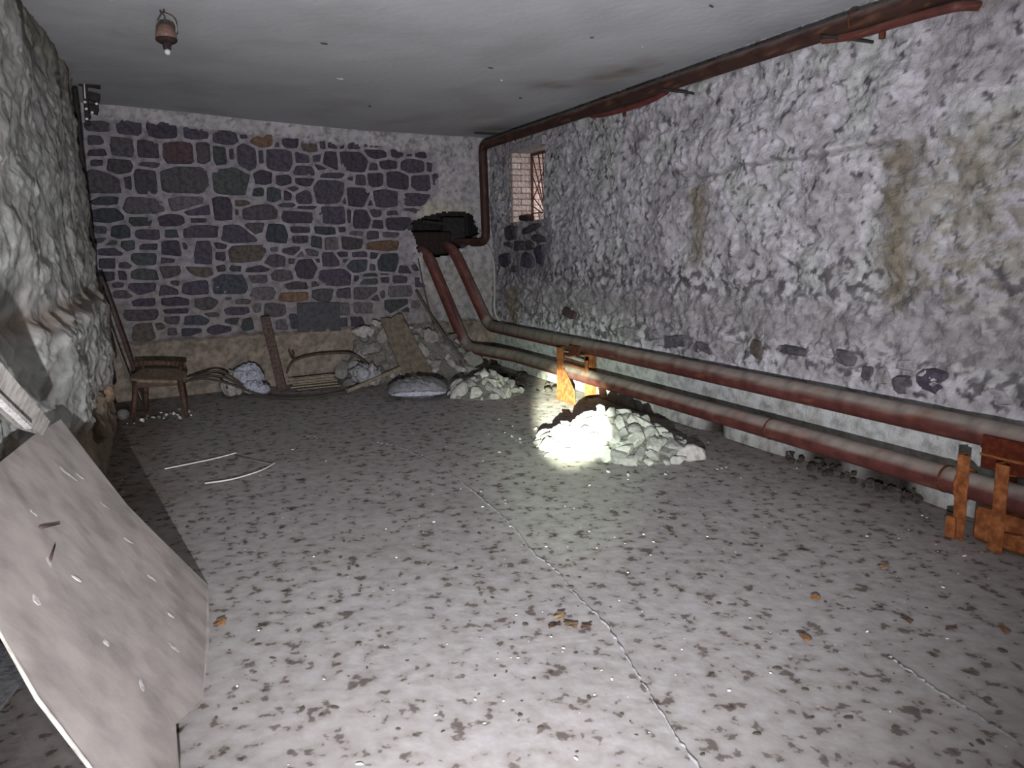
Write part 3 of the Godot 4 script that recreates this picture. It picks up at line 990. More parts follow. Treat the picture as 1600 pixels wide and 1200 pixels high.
	box(st, Vector3(8.0, 3.4, 0.3), Transform3D(Basis(), Vector3(1.0, 1.7, 2.8)))
	build("wall_core", st, M.wash, q)

func make_window() -> void:
	var w := base("window_1", "small barred cellar window with brick sides and a fan of thin rusty bars", "window", Vector3.ZERO, "", "structure")
	# brick sides of the opening
	for k in 12:
		var y := 1.935 + 0.075 * k
		var off := 0.0 if k % 2 == 0 else -0.12
		var x := 4.17 + off
		while x < 4.82:
			var a := maxf(x, 4.17)
			var b := minf(x + 0.235, 4.83)
			if b - a > 0.04:
				var st := begin()
				box(st, Vector3(b - a, 0.063, 0.11), Transform3D(Basis(Vector3.UP, rng.randf_range(-0.01, 0.01)), Vector3((a + b) * 0.5, y + 0.034, -9.285 + rng.randf_range(-0.006, 0.006))), 0.006)
				build("brick", st, M.brick_white[rng.randi() % 3], w)
				st = begin()
				box(st, Vector3(b - a, 0.063, 0.11), Transform3D(Basis(), Vector3((a + b) * 0.5 + 0.05, y + 0.034, -8.325 + rng.randf_range(-0.006, 0.006))), 0.006)
				build("brick", st, M.brick_white[rng.randi() % 3], w)
			x += 0.247
	var st := begin()
	box(st, Vector3(0.66, 0.88, 0.1), Transform3D(Basis(), Vector3(4.5, 2.37, -9.305)))
	box(st, Vector3(0.66, 0.88, 0.1), Transform3D(Basis(), Vector3(4.55, 2.37, -8.305)))
	build("mortar_bed", st, M.mortar, w)
	st = begin()
	box(st, Vector3(0.68, 0.10, 0.95), Transform3D(Basis(), Vector3(4.49, 2.85, -8.805)))
	build("lintel", st, M.lintel, w)
	st = begin()
	box(st, Vector3(0.5, 0.07, 0.95), Transform3D(Basis(), Vector3(4.58, 1.92, -8.805)))
	build("sill", st, M.mortar, w)
	# grille: frame and a fan of rods from the lower corner
	var G := func(z: float, y: float) -> Vector3: return Vector3(4.44, y, z)
	for q in [[-9.215, 1.93, -9.215, 2.80], [-8.40, 1.95, -8.40, 2.80], [-9.215, 2.78, -8.40, 2.78]]:
		st = begin()
		bar(st, G.call(q[0], q[1]), G.call(q[2], q[3]), 0.028, 0.028, Vector3.RIGHT)
		build("grille_frame", st, M.grille, w)
	for q in [[-9.20, 2.77, -8.86, 2.06], [-9.02, 2.77, -8.86, 2.06], [-8.90, 2.77, -8.86, 2.06], [-9.20, 2.52, -8.86, 2.06], [-8.84, 2.60, -9.20, 2.22], [-9.20, 2.26, -8.84, 2.02], [-9.2, 2.14, -8.8, 1.98], [-8.72, 2.77, -8.86, 2.06], [-8.55, 2.77, -8.86, 2.06], [-8.42, 2.66, -8.86, 2.06], [-8.42, 2.35, -8.86, 2.06], [-9.2, 2.05, -8.42, 2.05]]:
		st = begin(false)
		tube(st, PackedVector3Array([G.call(q[0], q[1]), G.call(lerpf(q[0], q[2], 0.5) + 0.01, lerpf(q[1], q[3], 0.5)), G.call(q[2], q[3])]), 0.008, 6)
		build("bar", st, M.grille, w)
	# the brick light well outside
	var o := base("wall_outside", "pink brick side of the light well seen through the barred window", "wall", Vector3.ZERO, "", "structure")
	st = begin()
	box(st, Vector3(0.3, 3.4, 5.2), Transform3D(Basis(), Vector3(5.80, 2.2, -8.6)))
	box(st, Vector3(1.2, 3.4, 0.3), Transform3D(Basis(), Vector3(5.25, 2.2, -11.1)))
	box(st, Vector3(1.2, 3.4, 0.3), Transform3D(Basis(), Vector3(5.25, 2.2, -6.1)))
	box(st, Vector3(1.2, 0.3, 5.2), Transform3D(Basis(), Vector3(5.25, 1.35, -8.6)))
	build("wall_core", st, M.mortar, o)
	for k in 20:
		var y := 1.52 + 0.078 * k
		var z := -10.9 + (0.12 if k % 2 == 0 else 0.0)
		while z < -8.4:
			st = begin()
			box(st, Vector3(0.06, 0.064, 0.236), Transform3D(Basis(), Vector3(5.635 + rng.randf_range(-0.004, 0.004), y + 0.034, z + 0.118)), 0.006)
			build("brick", st, M.brick[rng.randi() % 3], o)
			z += 0.25

# ------------------------------------------------------------------ pipes and their stands
# a painted pipe: red oxide below, dust lying on its upper side
func pipe_mesh(path: PackedVector3Array, r: float, dust: float, red := Color(0.088, 0.030, 0.026), grime := Color(0.25, 0.225, 0.20), sides := 20) -> ArrayMesh:
	var n := path.size()
	var P := PackedVector3Array()
	var N := PackedVector3Array()
	var C := PackedColorArray()
	var I := PackedInt32Array()
	var w := noise(1.3, 4, 501)
	var x := Vector3.ZERO
	for i in n:
		var d := (path[mini(i + 1, n - 1)] - path[maxi(i - 1, 0)]).normalized()
		if i == 0:
			x = (Vector3.UP if absf(d.y) < 0.9 else Vector3.RIGHT).cross(d).normalized()
		x = (x - d * x.dot(d)).normalized()
		var y := d.cross(x)
		for k in sides + 1:
			var t := TAU * k / sides
			var o := x * cos(t) + y * sin(t)
			P.append(path[i] + o * r)
			N.append(o)
			var e := w.get_noise_3dv(path[i] * 1.6 + o * 0.3)
			var lie := ss(0.12, 0.55, o.y + 0.25 * e) * dust
			if path[i].y > 1.1 and path[i].y < 2.5:
				lie *= 0.25
			var c := red.lerp(red * 1.4, clampf(e * 1.5, 0, 1)).lerp(grime, lie * (0.85 + 0.15 * e))
			c = c.lerp(grime * Color(0.75, 0.78, 0.74), 0.8 * dust * ss(-6.4, -8.0, path[i].z) * ss(-0.6, 0.0, o.y) * ss(0.75, 0.66, path[i].y) * ss(0.9, 0.8, absf(d.y)))
			c = c.lerp(Color(0.22, 0.10, 0.05), ss(0.28, 0.4, w.get_noise_3dv(path[i] * 4.0 + o)) * 0.4)
			C.append(c)
	for i in n - 1:
		for k in sides:
			var a := i * (sides + 1) + k
			var b := a + sides + 1
			I.append_array(PackedInt32Array([a, b, a + 1, a + 1, b, b + 1]))
	var arr := []
	arr.resize(Mesh.ARRAY_MAX)
	arr[Mesh.ARRAY_VERTEX] = P
	arr[Mesh.ARRAY_NORMAL] = N
	arr[Mesh.ARRAY_COLOR] = C
	arr[Mesh.ARRAY_INDEX] = I
	var m := ArrayMesh.new()
	m.add_surface_from_arrays(Mesh.PRIMITIVE_TRIANGLES, arr)
	m.surface_set_material(0, M.pipe)
	return m

func straight(a: Vector3, b: Vector3, n: int) -> Array:
	var out := []
	for i in n + 1:
		out.append(a.lerp(b, float(i) / n))
	return out

func bend(p: Vector3, a: Vector3, b: Vector3, r: float) -> Array:
	var u := (a - p).normalized() * r
	var v := (b - p).normalized() * r
	var out := []
	for i in 9:
		var t := i / 8.0
		out.append((p + u) * (1 - t) * (1 - t) + p * 2 * t * (1 - t) + (p + v) * t * t)
	return out

func run(pts: Array, r: float) -> PackedVector3Array:
	var out := []
	for i in pts.size() - 1:
		var a: Vector3 = pts[i]
		var b: Vector3 = pts[i + 1]
		if i > 0:
			a = out[-1]
		if i < pts.size() - 2:
			b = b + (a - b).normalized() * r
		var s := straight(a, b, maxi(2, int(a.distance_to(b) / 0.09)))
		if i > 0:
			s.pop_front()
		out.append_array(s)
		if i < pts.size() - 2:
			var e := bend(pts[i + 1], pts[i], pts[i + 2], r)
			e.pop_front()
			out.append_array(e)
	return PackedVector3Array(out)

func make_pipes() -> void:
	var up := base("heating_pipe", "upper red oxide pipe of the two running low along the whitewashed wall", "pipe")
	put("pipe_run", pipe_mesh(run([bp(5.60, 1.72, -0.35), bp(5.62, 1.60, 0.06), Vector3(3.99, 0.57, -9.72), Vector3(4.0, 0.565, 1.9)], 0.16), 0.075, 0.95), up)
	var lo := base("heating_pipe", "lower red oxide pipe of the two, nearest the floor by the whitewashed wall", "pipe")
	put("pipe_run", pipe_mesh(run([bp(5.22, 1.66, -0.35), bp(5.24, 1.54, 0.06), Vector3(3.62, 0.31, -9.62), Vector3(3.88, 0.29, -8.6), Vector3(3.88, 0.29, 1.9)], 0.16), 0.075, 0.95), lo)
	for q in [[up, Vector3(4.0, 0.565, -5.55)], [lo, Vector3(3.88, 0.29, -4.15)], [lo, Vector3(3.88, 0.29, -2.78)]]:
		var st := begin(false)
		tube(st, PackedVector3Array([q[1] + Vector3(0, 0, -0.008), q[1], q[1] + Vector3(0, 0, 0.008)]), 0.078, 20, -1, 0.01)
		build("weld_seam", st, M.rust_dark, q[0])
	# the pipe under the ceiling, down into the corner and back into the hole
	var cp := base("ceiling_pipe", "long dark red pipe under the ceiling that drops down in the far corner", "pipe")
	put("pipe_run", pipe_mesh(run([bp(5.80, 1.70, -0.3), Vector3(4.00, 1.70, -9.76), Vector3(3.965, 2.945, -9.72), Vector3(4.05, 2.945, -3.2), Vector3(4.05, 2.945, 1.9)], 0.12), 0.058, 0.9, Color(0.043, 0.022, 0.018), Color(0.16, 0.135, 0.12)), cp)
	for q in [[4.055, -5.75], [4.055, -9.0], [4.055, -3.75]]:
		var st := begin(false)
		var ring: Array = []
		for k in 11:
			var t := lerpf(-0.6, PI + 0.6, k / 10.0)
			ring.append(Vector3(q[0] + cos(t) * 0.066, 2.945 + sin(t) * 0.066, q[1]))
		tube(st, PackedVector3Array(ring), 0.010, 8)
		build("hanger", st, M.rust_dark, cp)
	# thin red branch running beneath it
	var br := base("branch_pipe", "thin red pipe slung just under the ceiling pipe near the middle of the wall", "pipe")
	put("pipe_run", pipe_mesh(curve([Vector3(4.04, 2.90, -7.0), Vector3(4.045, 2.872, -6.75), Vector3(4.05, 2.862, -6.4), Vector3(4.06, 2.866, -6.05), Vector3(4.06, 2.90, -5.75)], 8), 0.024, 0.2, Color(0.12, 0.035, 0.028)), br)
	var st := begin(false)
	lathe(st, [Vector2(0, 0), Vector2(0.018, 0), Vector2(0.018, 0.03), Vector2(0.008, 0.035), Vector2(0.008, 0.06), Vector2(0, 0.06)], 10, Transform3D(Basis(), Vector3(4.05, 2.80, -6.4)))
	build("tap", st, M.rust_dark, br)
	br = base("branch_pipe", "thin red pipe leaving the near end of the ceiling pipe into the wall", "pipe")
	put("pipe_run", pipe_mesh(curve([Vector3(4.04, 2.90, -4.0), Vector3(4.05, 2.868, -3.75), Vector3(4.06, 2.866, -3.45), Vector3(4.07, 2.862, -3.2), Vector3(4.11, 2.86, -3.08), Vector3(4.26, 2.86, -3.03)], 8), 0.027, 0.2, Color(0.10, 0.035, 0.028)), br)
	st = begin(false)
	lathe(st, [Vector2(0, 0), Vector2(0.02, 0), Vector2(0.02, 0.035), Vector2(0.009, 0.04), Vector2(0.009, 0.06), Vector2(0, 0.06)], 10, Transform3D(Basis(), Vector3(4.055, 2.80, -3.55)))
	build("tap", st, M.rust_dark, br)
	# rods let into the wall that carry the ceiling pipe
	for q in [[-5.62, "thin iron rod sticking out under the ceiling pipe, farther one"], [-3.88, "thin iron rod sticking out under the ceiling pipe, nearer one"]]:
		st = begin(false)
		tube(st, PackedVector3Array([Vector3(4.27, 2.83, q[0] + 0.16), Vector3(4.1, 2.865, q[0] + 0.06), Vector3(3.93, 2.89, q[0] - 0.03)]), 0.011, 8)
		tag(build("support_rod", st, M.iron_black), q[1], "rod", "rods under the ceiling pipe")
	# dark scrap clipped over the far end of the pipe
	st = begin()
	bar(st, Vector3(3.75, 3.06, -9.45), Vector3(4.12, 3.04, -9.35), 0.03, 0.02)
	build("wall_bracket", st, M.iron_black, cp)
	bracket_stand()
	corner_stand()

func angle_iron(st: SurfaceTool, foot: Vector3, h: float, w: float, turn: float) -> void:
	var b := Basis(Vector3.UP, turn)
	box(st, Vector3(w, h, 0.007), Transform3D(b, foot + Vector3(0, h * 0.5, 0) + b * Vector3(0, 0, -w * 0.5)), 0.002)
	box(st, Vector3(0.007, h, w), Transform3D(b, foot + Vector3(0, h * 0.5, 0) + b * Vector3(-w * 0.5, 0, 0)), 0.002)

# rusty stand half-way along: a channel post, plates and two cross rods
func bracket_stand() -> void:
	var o := base("pipe_stand", "bright rusty iron stand carrying both pipes behind the torchlit rubble", "pipe stand", Vector3(3.84, 0, -7.15))
	var st := begin()
	angle_iron(st, Vector3(-0.04, 0, -0.03), 0.56, 0.10, 0.25)
	build("post", st, M.rust, o)
	st = begin()
	angle_iron(st, Vector3(0.26, 0, 0.02), 0.52, 0.09, 2.0)
	build("post", st, M.rust, o)
	st = begin()
	box(st, Vector3(0.36, 0.012, 0.22), Transform3D(Basis(), Vector3(0.12, 0.482, 0.02)), 0.003)
	build("bearing_plate", st, M.rust, o)
	st = begin()
	box(st, Vector3(0.012, 0.11, 0.24), Transform3D(Basis(Vector3.FORWARD, 0.1), Vector3(0.03, 0.53, 0.08)), 0.003)
	build("saddle", st, M.rust_dark, o)
	for y in [0.40, 0.455]:
		st = begin()
		bar(st, Vector3(-0.06, y, -0.08), Vector3(-0.06, y - 0.01, 0.50), 0.02, 0.022)
		build("cross_rod", st, M.rust, o)
	st = begin()
	box(st, Vector3(0.03, 0.12, 0.03), Transform3D(Basis(), Vector3(-0.06, 0.425, 0.5)), 0.004)
	build("end_block", st, M.rust, o)
	st = begin()
	slab(st, PackedVector3Array([Vector3(-0.085, 0.36, -0.06), Vector3(-0.085, 0.34, 0.06), Vector3(-0.10, 0.16, 0.30), Vector3(-0.11, 0.0, 0.34), Vector3(-0.11, 0.0, -0.08)]), Vector3(-1, 0, 0), 0.008)
	build("shield_plate", st, M.rust, o)

# rusty stand at the near end: plate, angle legs, clamp, bracing
func corner_stand() -> void:
	var o := base("pipe_stand", "orange rusted iron stand with angle legs under both pipes nearest the viewer", "pipe stand", Vector3(3.86, 0, -2.55))
	var st := begin()
	box(st, Vector3(0.012, 0.18, 0.36), Transform3D(Basis(), Vector3(0.04, 0.49, 0.12)), 0.003)
	build("saddle_plate", st, M.pipe_rust, o)
	st = begin()
	box(st, Vector3(0.34, 0.014, 0.36), Transform3D(Basis(), Vector3(0.19, 0.476, 0.12)), 0.003)
	build("bearing_plate", st, M.rust, o)
	for q in [[-0.02, -0.09, 0.0], [-0.02, 0.12, 0.0], [0.28, -0.06, 2.2], [0.28, 0.22, 2.2]]:
		st = begin()
		angle_iron(st, Vector3(q[0], 0, q[1]), 0.47, 0.07, q[2])
		build("leg", st, M.rust, o)
	st = begin(false)
	var ring: Array = []
	for k in 13:
		var t := lerpf(0.3, TAU - 0.6, k / 12.0)
		ring.append(Vector3(0.02 + cos(t) * 0.086, 0.29 + sin(t) * 0.086, -0.12))
	tube(st, PackedVector3Array(ring), 0.014, 8)
	build("clamp", st, M.rust, o)
	st = begin()
	box(st, Vector3(0.22, 0.19, 0.44), Transform3D(Basis(), Vector3(0.10, 0.10, 0.17)), 0.02)
	build("block", st, M.rust, o)
	for q in [[-0.055, -0.125], [-0.03, 0.10]]:
		st = begin()
		box(st, Vector3(0.05, 0.12, 0.055), Transform3D(Basis(Vector3.UP, 0.1), Vector3(q[0], 0.06, q[1])), 0.004)
		build("foot_plate", st, M.rust, o)
	st = begin()
	bar(st, Vector3(-0.03, 0.10, 0.10), Vector3(-0.02, 0.13, 0.32), 0.05, 0.015)
	build("brace", st, M.rust, o)

# ------------------------------------------------------------------ things
func pillow(st: SurfaceTool, size: Vector3, xf: Transform3D, n: FastNoiseLite, rough: float, puff := 0.6) -> void:
	var nu := 26
	var nv := 18
	var rows: Array = []
	for s in [1.0, -1.0]:
		var g: Array = []
		for j in nv + 1:
			for i in nu + 1:
				var a := 2.0 * i / nu - 1.0
				var b := 2.0 * j / nv - 1.0
				var e := (1.0 - pow(absf(a), 3.0)) * (1.0 - pow(absf(b), 3.0))
				var h := pow(maxf(e, 0.0), puff)
				var k := n.get_noise_3d(a * size.x * 2.0, b * size.z * 2.0, s * 3)
				var k2 := n.get_noise_3d(a * 1.3, b * 1.3, 9.0)
				var p := Vector3(a * size.x * 0.5 * (1.0 - 0.10 * b * b), (h * (1.0 + rough * k) * s * 0.5 + 0.0) * size.y, b * size.z * 0.5 * (1.0 - 0.12 * a * a))
				p += Vector3(k2 * 0.02, 0.0 if s < 0 else k * rough * size.y * 0.3 * h, k2 * 0.03)
				if s < 0:
					p.y = maxf(p.y, -size.y * 0.5)
				g.append(xf * p)
		rows.append(g)
	for s in 2:
		for j in nv:
			for i in nu:
				var q := j * (nu + 1) + i
				if s == 0:
					quad(st, rows[s][q], rows[s][q + nu + 1], rows[s][q + nu + 2], rows[s][q + 1])
				else:
					quad(st, rows[s][q], rows[s][q + 1], rows[s][q + nu + 2], rows[s][q + nu + 1])

func mound(called: String, label: String, h: Callable, x0: float, x1: float, z0: float, z1: float, n: int, m: Material) -> void:
	var st := begin(true)
	var g := PackedVector3Array()
	for j in n + 1:
		for i in n + 1:
			var x := lerpf(x0, x1, float(i) / n)
			var z := lerpf(z0, z1, float(j) / n)
			g.append(Vector3(x, h.call(x, z), z))
	for j in n:
		for i in n:
			var a := j * (n + 1) + i
			var b := a + n + 1
			if maxf(maxf(g[a].y, g[a + 1].y), maxf(g[b].y, g[b + 1].y)) < -0.012:
				continue
			quad(st, g[a], g[b], g[b + 1], g[a + 1])
	var o := build(called, st, m)
	tag(o, label, "rubble", "", "stuff")

func heap(h: Callable, count: int, x0: float, x1: float, z0: float, z1: float, smin: float, smax: float, called: String, label: String, group: String, mats: Array, sink := 0.28) -> void:
	var placed: Array = []
	var tries := 0
	while placed.size() < count and tries < count * 60:
		tries += 1
		var x := rng.randf_range(x0, x1)
		var z := rng.randf_range(z0, z1)
		var y: float = h.call(x, z)
		if y < -0.004:
			continue
		var f := float(placed.size()) / count
		var s := lerpf(smax, smin, pow(f, 0.6)) * rng.randf_range(0.85, 1.15)
		var ok := true
		for q in placed:
			if Vector3(x, y, z).distance_to(q[0]) < (s + q[1]) * 0.40:
				ok = false
				break
		if not ok:
			continue
		placed.append([Vector3(x, y, z), s])
		var st := begin(true)
		var size := Vector3(s * rng.randf_range(0.95, 1.45), s * rng.randf_range(0.5, 0.85), s * rng.randf_range(0.75, 1.1))
		var e := 0.05
		var nrm := Vector3((h.call(x - e, z) as float) - (h.call(x + e, z) as float), 2 * e, (h.call(x, z - e) as float) - (h.call(x, z + e) as float)).normalized()
		var t := Vector3(rng.randf_range(-1, 1), 0, rng.randf_range(-1, 1))
		t = (t - nrm * t.dot(nrm)).normalized()
		var b := Basis(t, nrm, t.cross(nrm)) * Basis.from_euler(Vector3(rng.randf_range(-0.4, 0.4), rng.randf_range(-0.4, 0.4), rng.randf_range(-0.4, 0.4)))
		rock(st, size * 1.25, Transform3D(b, Vector3.ZERO), 9, 0.012)
		var o := build(called, st, mats[rng.randi() % mats.size()])
		o.position = Vector3(x, maxf(y, 0.0) + size.y * (0.5 - sink), z)
		tag(o, label, "rubble", group)

func make_rubble() -> void:
	var n := noise(5.0, 3, 601)
	# the big heap in the torch light, in front of the pipes
	var h1 := func(x: float, z: float) -> float:
		var p := Vector2(x - 3.20, z + 5.2)
		var a := Vector2(0.55, 0.835)
		var l := p.dot(a)
		var q := p.dot(Vector2(-a.y, a.x))
		var d := sqrt(pow(l / 0.67, 2) + pow(q / 0.44, 2))
		return 0.30 * pow(clampf(1.0 - d, -0.2, 1.0), 1.0) * (1.0 + 0.25 * n.get_noise_2d(x, z)) if d < 1.0 else -0.02
	mound("rubble_fill", "crumbled mortar and dust under the torchlit heap of broken concrete", h1, 2.3, 4.1, -6.2, -4.2, 60, M.fines)
	heap(h1, 140, 2.55, 3.85, -6.05, -4.4, 0.05, 0.16, "rubble_chunk", "pale broken chunk of concrete in the torchlit heap before the pipes", "broken chunks in the torchlit heap", M.rubble)
	# scattered pieces round its foot
	var flat := func(x: float, z: float) -> float: return 0.0
	heap(flat, 26, 2.5, 3.75, -6.2, -4.3, 0.02, 0.05, "rubble_crumb", "small loose crumb of concrete lying round the torchlit heap", "crumbs round the torchlit heap", M.rubble)
	# the small heap farther back
	var h2 := func(x: float, z: float) -> float:
		var d := Vector2((x - 3.2) / 0.42, (z + 7.95) / 0.40).length()
		return 0.25 * pow(maxf(1.0 - d, 0.0), 1.15) * (1.0 + 0.4 * n.get_noise_2d(x * 1.3, z * 1.3)) if d < 1.0 else -0.02
	mound("rubble_fill", "crumbled mortar under the small rubble heap beside the sack", h2, 2.6, 3.8, -8.5, -7.4, 40, M.fines)
	heap(h2, 58, 2.72, 3.66, -8.3, -7.55, 0.045, 0.16, "rubble_chunk", "pale broken chunk in the small heap between the sack and the rusty stand", "broken chunks in the small heap", M.rubble)
	# slope of rubble against the back wall, between the plank and the dropping pipes
	var h3 := func(x: float, z: float) -> float:
		var r := 0.56 * ss(-9.1, -9.75, z) * ss(1.85, 2.25, x) * ss(4.1, 3.15, x)
		return r * (1.0 + 0.3 * n.get_noise_2d(x, z)) - 0.01
	mound("rubble_fill", "dusty mortar debris banked against the foot of the stone wall", h3, 1.8, 4.15, -9.95, -8.95, 70, M.fines_dark)
	heap(h3, 62, 1.95, 3.9, -9.8, -9.1, 0.07, 0.24, "rubble_chunk", "dusty chunk of mortar banked against the stone wall beside the leaning plank", "chunks banked against the stone wall", M.rubble_dusty)
	# rocks that can be picked out there
	for q in [[2.20, 0.62, -9.55, 0.26, 0.22, 1, "big pale squarish stone at the top of the rubble left of the leaning plank"], [2.42, 0.70, -9.62, 0.16, 0.13, 2, "small white stone just above the head of the leaning plank"], [2.30, 0.40, -9.45, 0.30, 0.2, 3, "grey stone half-way down the rubble left of the leaning plank"], [2.05, 0.22, -9.33, 0.20, 0.16, 1, "light stone low in the rubble by the crumpled rag"]]:
		var st := begin(true)
		rock(st, Vector3(q[3], q[4], q[3] * 0.8), Transform3D(Basis(Vector3.UP, 0.4), Vector3.ZERO), 9, 0.02)
		var o := build("stone_block", st, M.rubble_dusty[[0, 2, 2, 1][q[5]]])
		o.position = Vector3(q[0], q[1], q[2])
		tag(o, q[6], "stone")
	# dark clods under the pipes where the wall foot is broken out
	for c in [[4.14, -4.0, 0.26, 24, "dark clod of earth in the farther hollow under the pipes"], [4.13, -3.42, 0.28, 28, "dark clod of earth in the nearer hollow under the pipes"]]:
		for k in c[3]:
			var st := begin(true)
			var s := rng.randf_range(0.02, 0.055)
			rock(st, Vector3(s * 1.3, s, s), Transform3D(any_turn(), Vector3.ZERO), 9, 0.06)
			var o := build("earth_clod", st, M.soil)
			o.position = Vector3(c[0] + rng.randf_range(-0.06, 0.08), s * 0.3 + rng.randf() * 0.05 * float(k % 2), c[1] + rng.randf_range(-1, 1) * c[2])
			tag(o, c[4], "clod", "earth clods under the pipes")
	# lumps on the floor behind the small heap, in the dark under the pipes
	for k in 16:
		var st := begin(true)
		var s := rng.randf_range(0.04, 0.11)
		rock(st, Vector3(s * 1.4, s * 0.7, s), Transform3D(Basis(Vector3.UP, rng.randf() * TAU), Vector3.ZERO), 9, 0.05)
		var o := build("earth_clod", st, M.soil)
		o.position = Vector3(rng.randf_range(3.45, 4.05), s * 0.25, rng.randf_range(-9.0, -7.6))
		tag(o, "dark lump of dirt on the floor beneath the far run of pipes", "clod", "dirt lumps beneath the far pipes")

func make_chair() -> void:
	var o := base("wooden_chair", "broken brown wooden chair without a tall back standing in the dark corner", "chair", Vector3(-0.13, 0, -8.5))
	o.rotation.y = -0.12
	var st := begin(false)
	var xf := Transform3D(Basis(Vector3.FORWARD, 0.09) * Basis(Vector3.RIGHT, 0.13), Vector3(0, 0.405, 0))
	# rounded seat, broader in front
	var prof: Array = []
	for k in 28:
		var t := TAU * k / 28
		var e := 0.55
		var p := Vector2(signf(cos(t)) * pow(absf(cos(t)), e) * 0.245, signf(sin(t)) * pow(absf(sin(t)), e) * 0.235)
		p.x *= 1.0 + 0.12 * p.y / 0.235
		prof.append(p)
	for k in 28:
		var a: Vector2 = prof[k]
		var b: Vector2 = prof[(k + 1) % 28]
		var rings := [[1.0, -0.018], [1.03, 0.0], [1.0, 0.016], [0.9, 0.020], [0.4, 0.006]]
		for r in 4:
			var r0 = rings[r]
			var r1 = rings[r + 1]
			quad(st, xf * Vector3(a.x * r0[0], r0[1], a.y * r0[0]), xf * Vector3(a.x * r1[0], r1[1], a.y * r1[0]), xf * Vector3(b.x * r1[0], r1[1], b.y * r1[0]), xf * Vector3(b.x * r0[0], r0[1], b.y * r0[0]))
		tri(st, xf * Vector3(a.x * 0.4, 0.006, a.y * 0.4), xf * Vector3(0, 0.003, 0), xf * Vector3(b.x * 0.4, 0.006, b.y * 0.4))
		tri(st, xf * Vector3(b.x, -0.018, b.y), xf * Vector3(0, -0.018, 0), xf * Vector3(a.x, -0.018, a.y))
	build("seat", st, M.wood_seat, o)
	for q in [[0.0, 0.21, 0.40, 0.0], [0.0, -0.19, 0.36, 0.0], [0.20, 0.0, 0.38, 1.5708], [-0.20, 0.0, 0.38, 1.5708]]:
		st = begin()
		box(st, Vector3(q[2], 0.06, 0.022), Transform3D(Basis(Vector3.UP, q[3]), Vector3(q[0], 0.355 - 0.05 * q[0], q[1])))
		build("apron", st, M.wood_chair, o)
	for q in [[0.20, 0.20, 0.245, 0.27], [-0.20, 0.20, -0.25, 0.25], [0.17, -0.19, 0.18, -0.24], [-0.17, -0.19, -0.20, -0.25]]:
		st = begin(false)
		tube(st, PackedVector3Array([Vector3(q[2], 0.0, q[3]), Vector3(lerpf(q[2], q[0], 0.5), 0.19, lerpf(q[3], q[1], 0.5)), Vector3(q[0], 0.385 - 0.05 * q[0], q[1])]), 0.019, 8, 0.031)
		build("leg", st, M.wood_chair, o)
	# what is left of the back: two stumps and a low curved rail
	st = begin(false)
	var arc: Array = []
	for k in 12:
		var t := lerpf(0.12 * PI, 0.88 * PI, k / 11.0)
		arc.append(Vector3(cos(t) * 0.25, 0.50 - 0.09 * cos(t) * 0.25, -sin(t) * 0.25))
	for k in 11:
		bar(st, arc[k], arc[k + 1] + (arc[k + 1] - arc[k]) * 0.08, 0.022, 0.05)
	build("back_rail", st, M.wood_chair, o)
	for s in [-1, 1]:
		st = begin(false)
		tube(st, PackedVector3Array([Vector3(s * 0.17, 0.40, -0.18), Vector3(s * 0.185, 0.50, -0.19)]), 0.016, 8)
		build("back_stump", st, M.wood_chair, o)

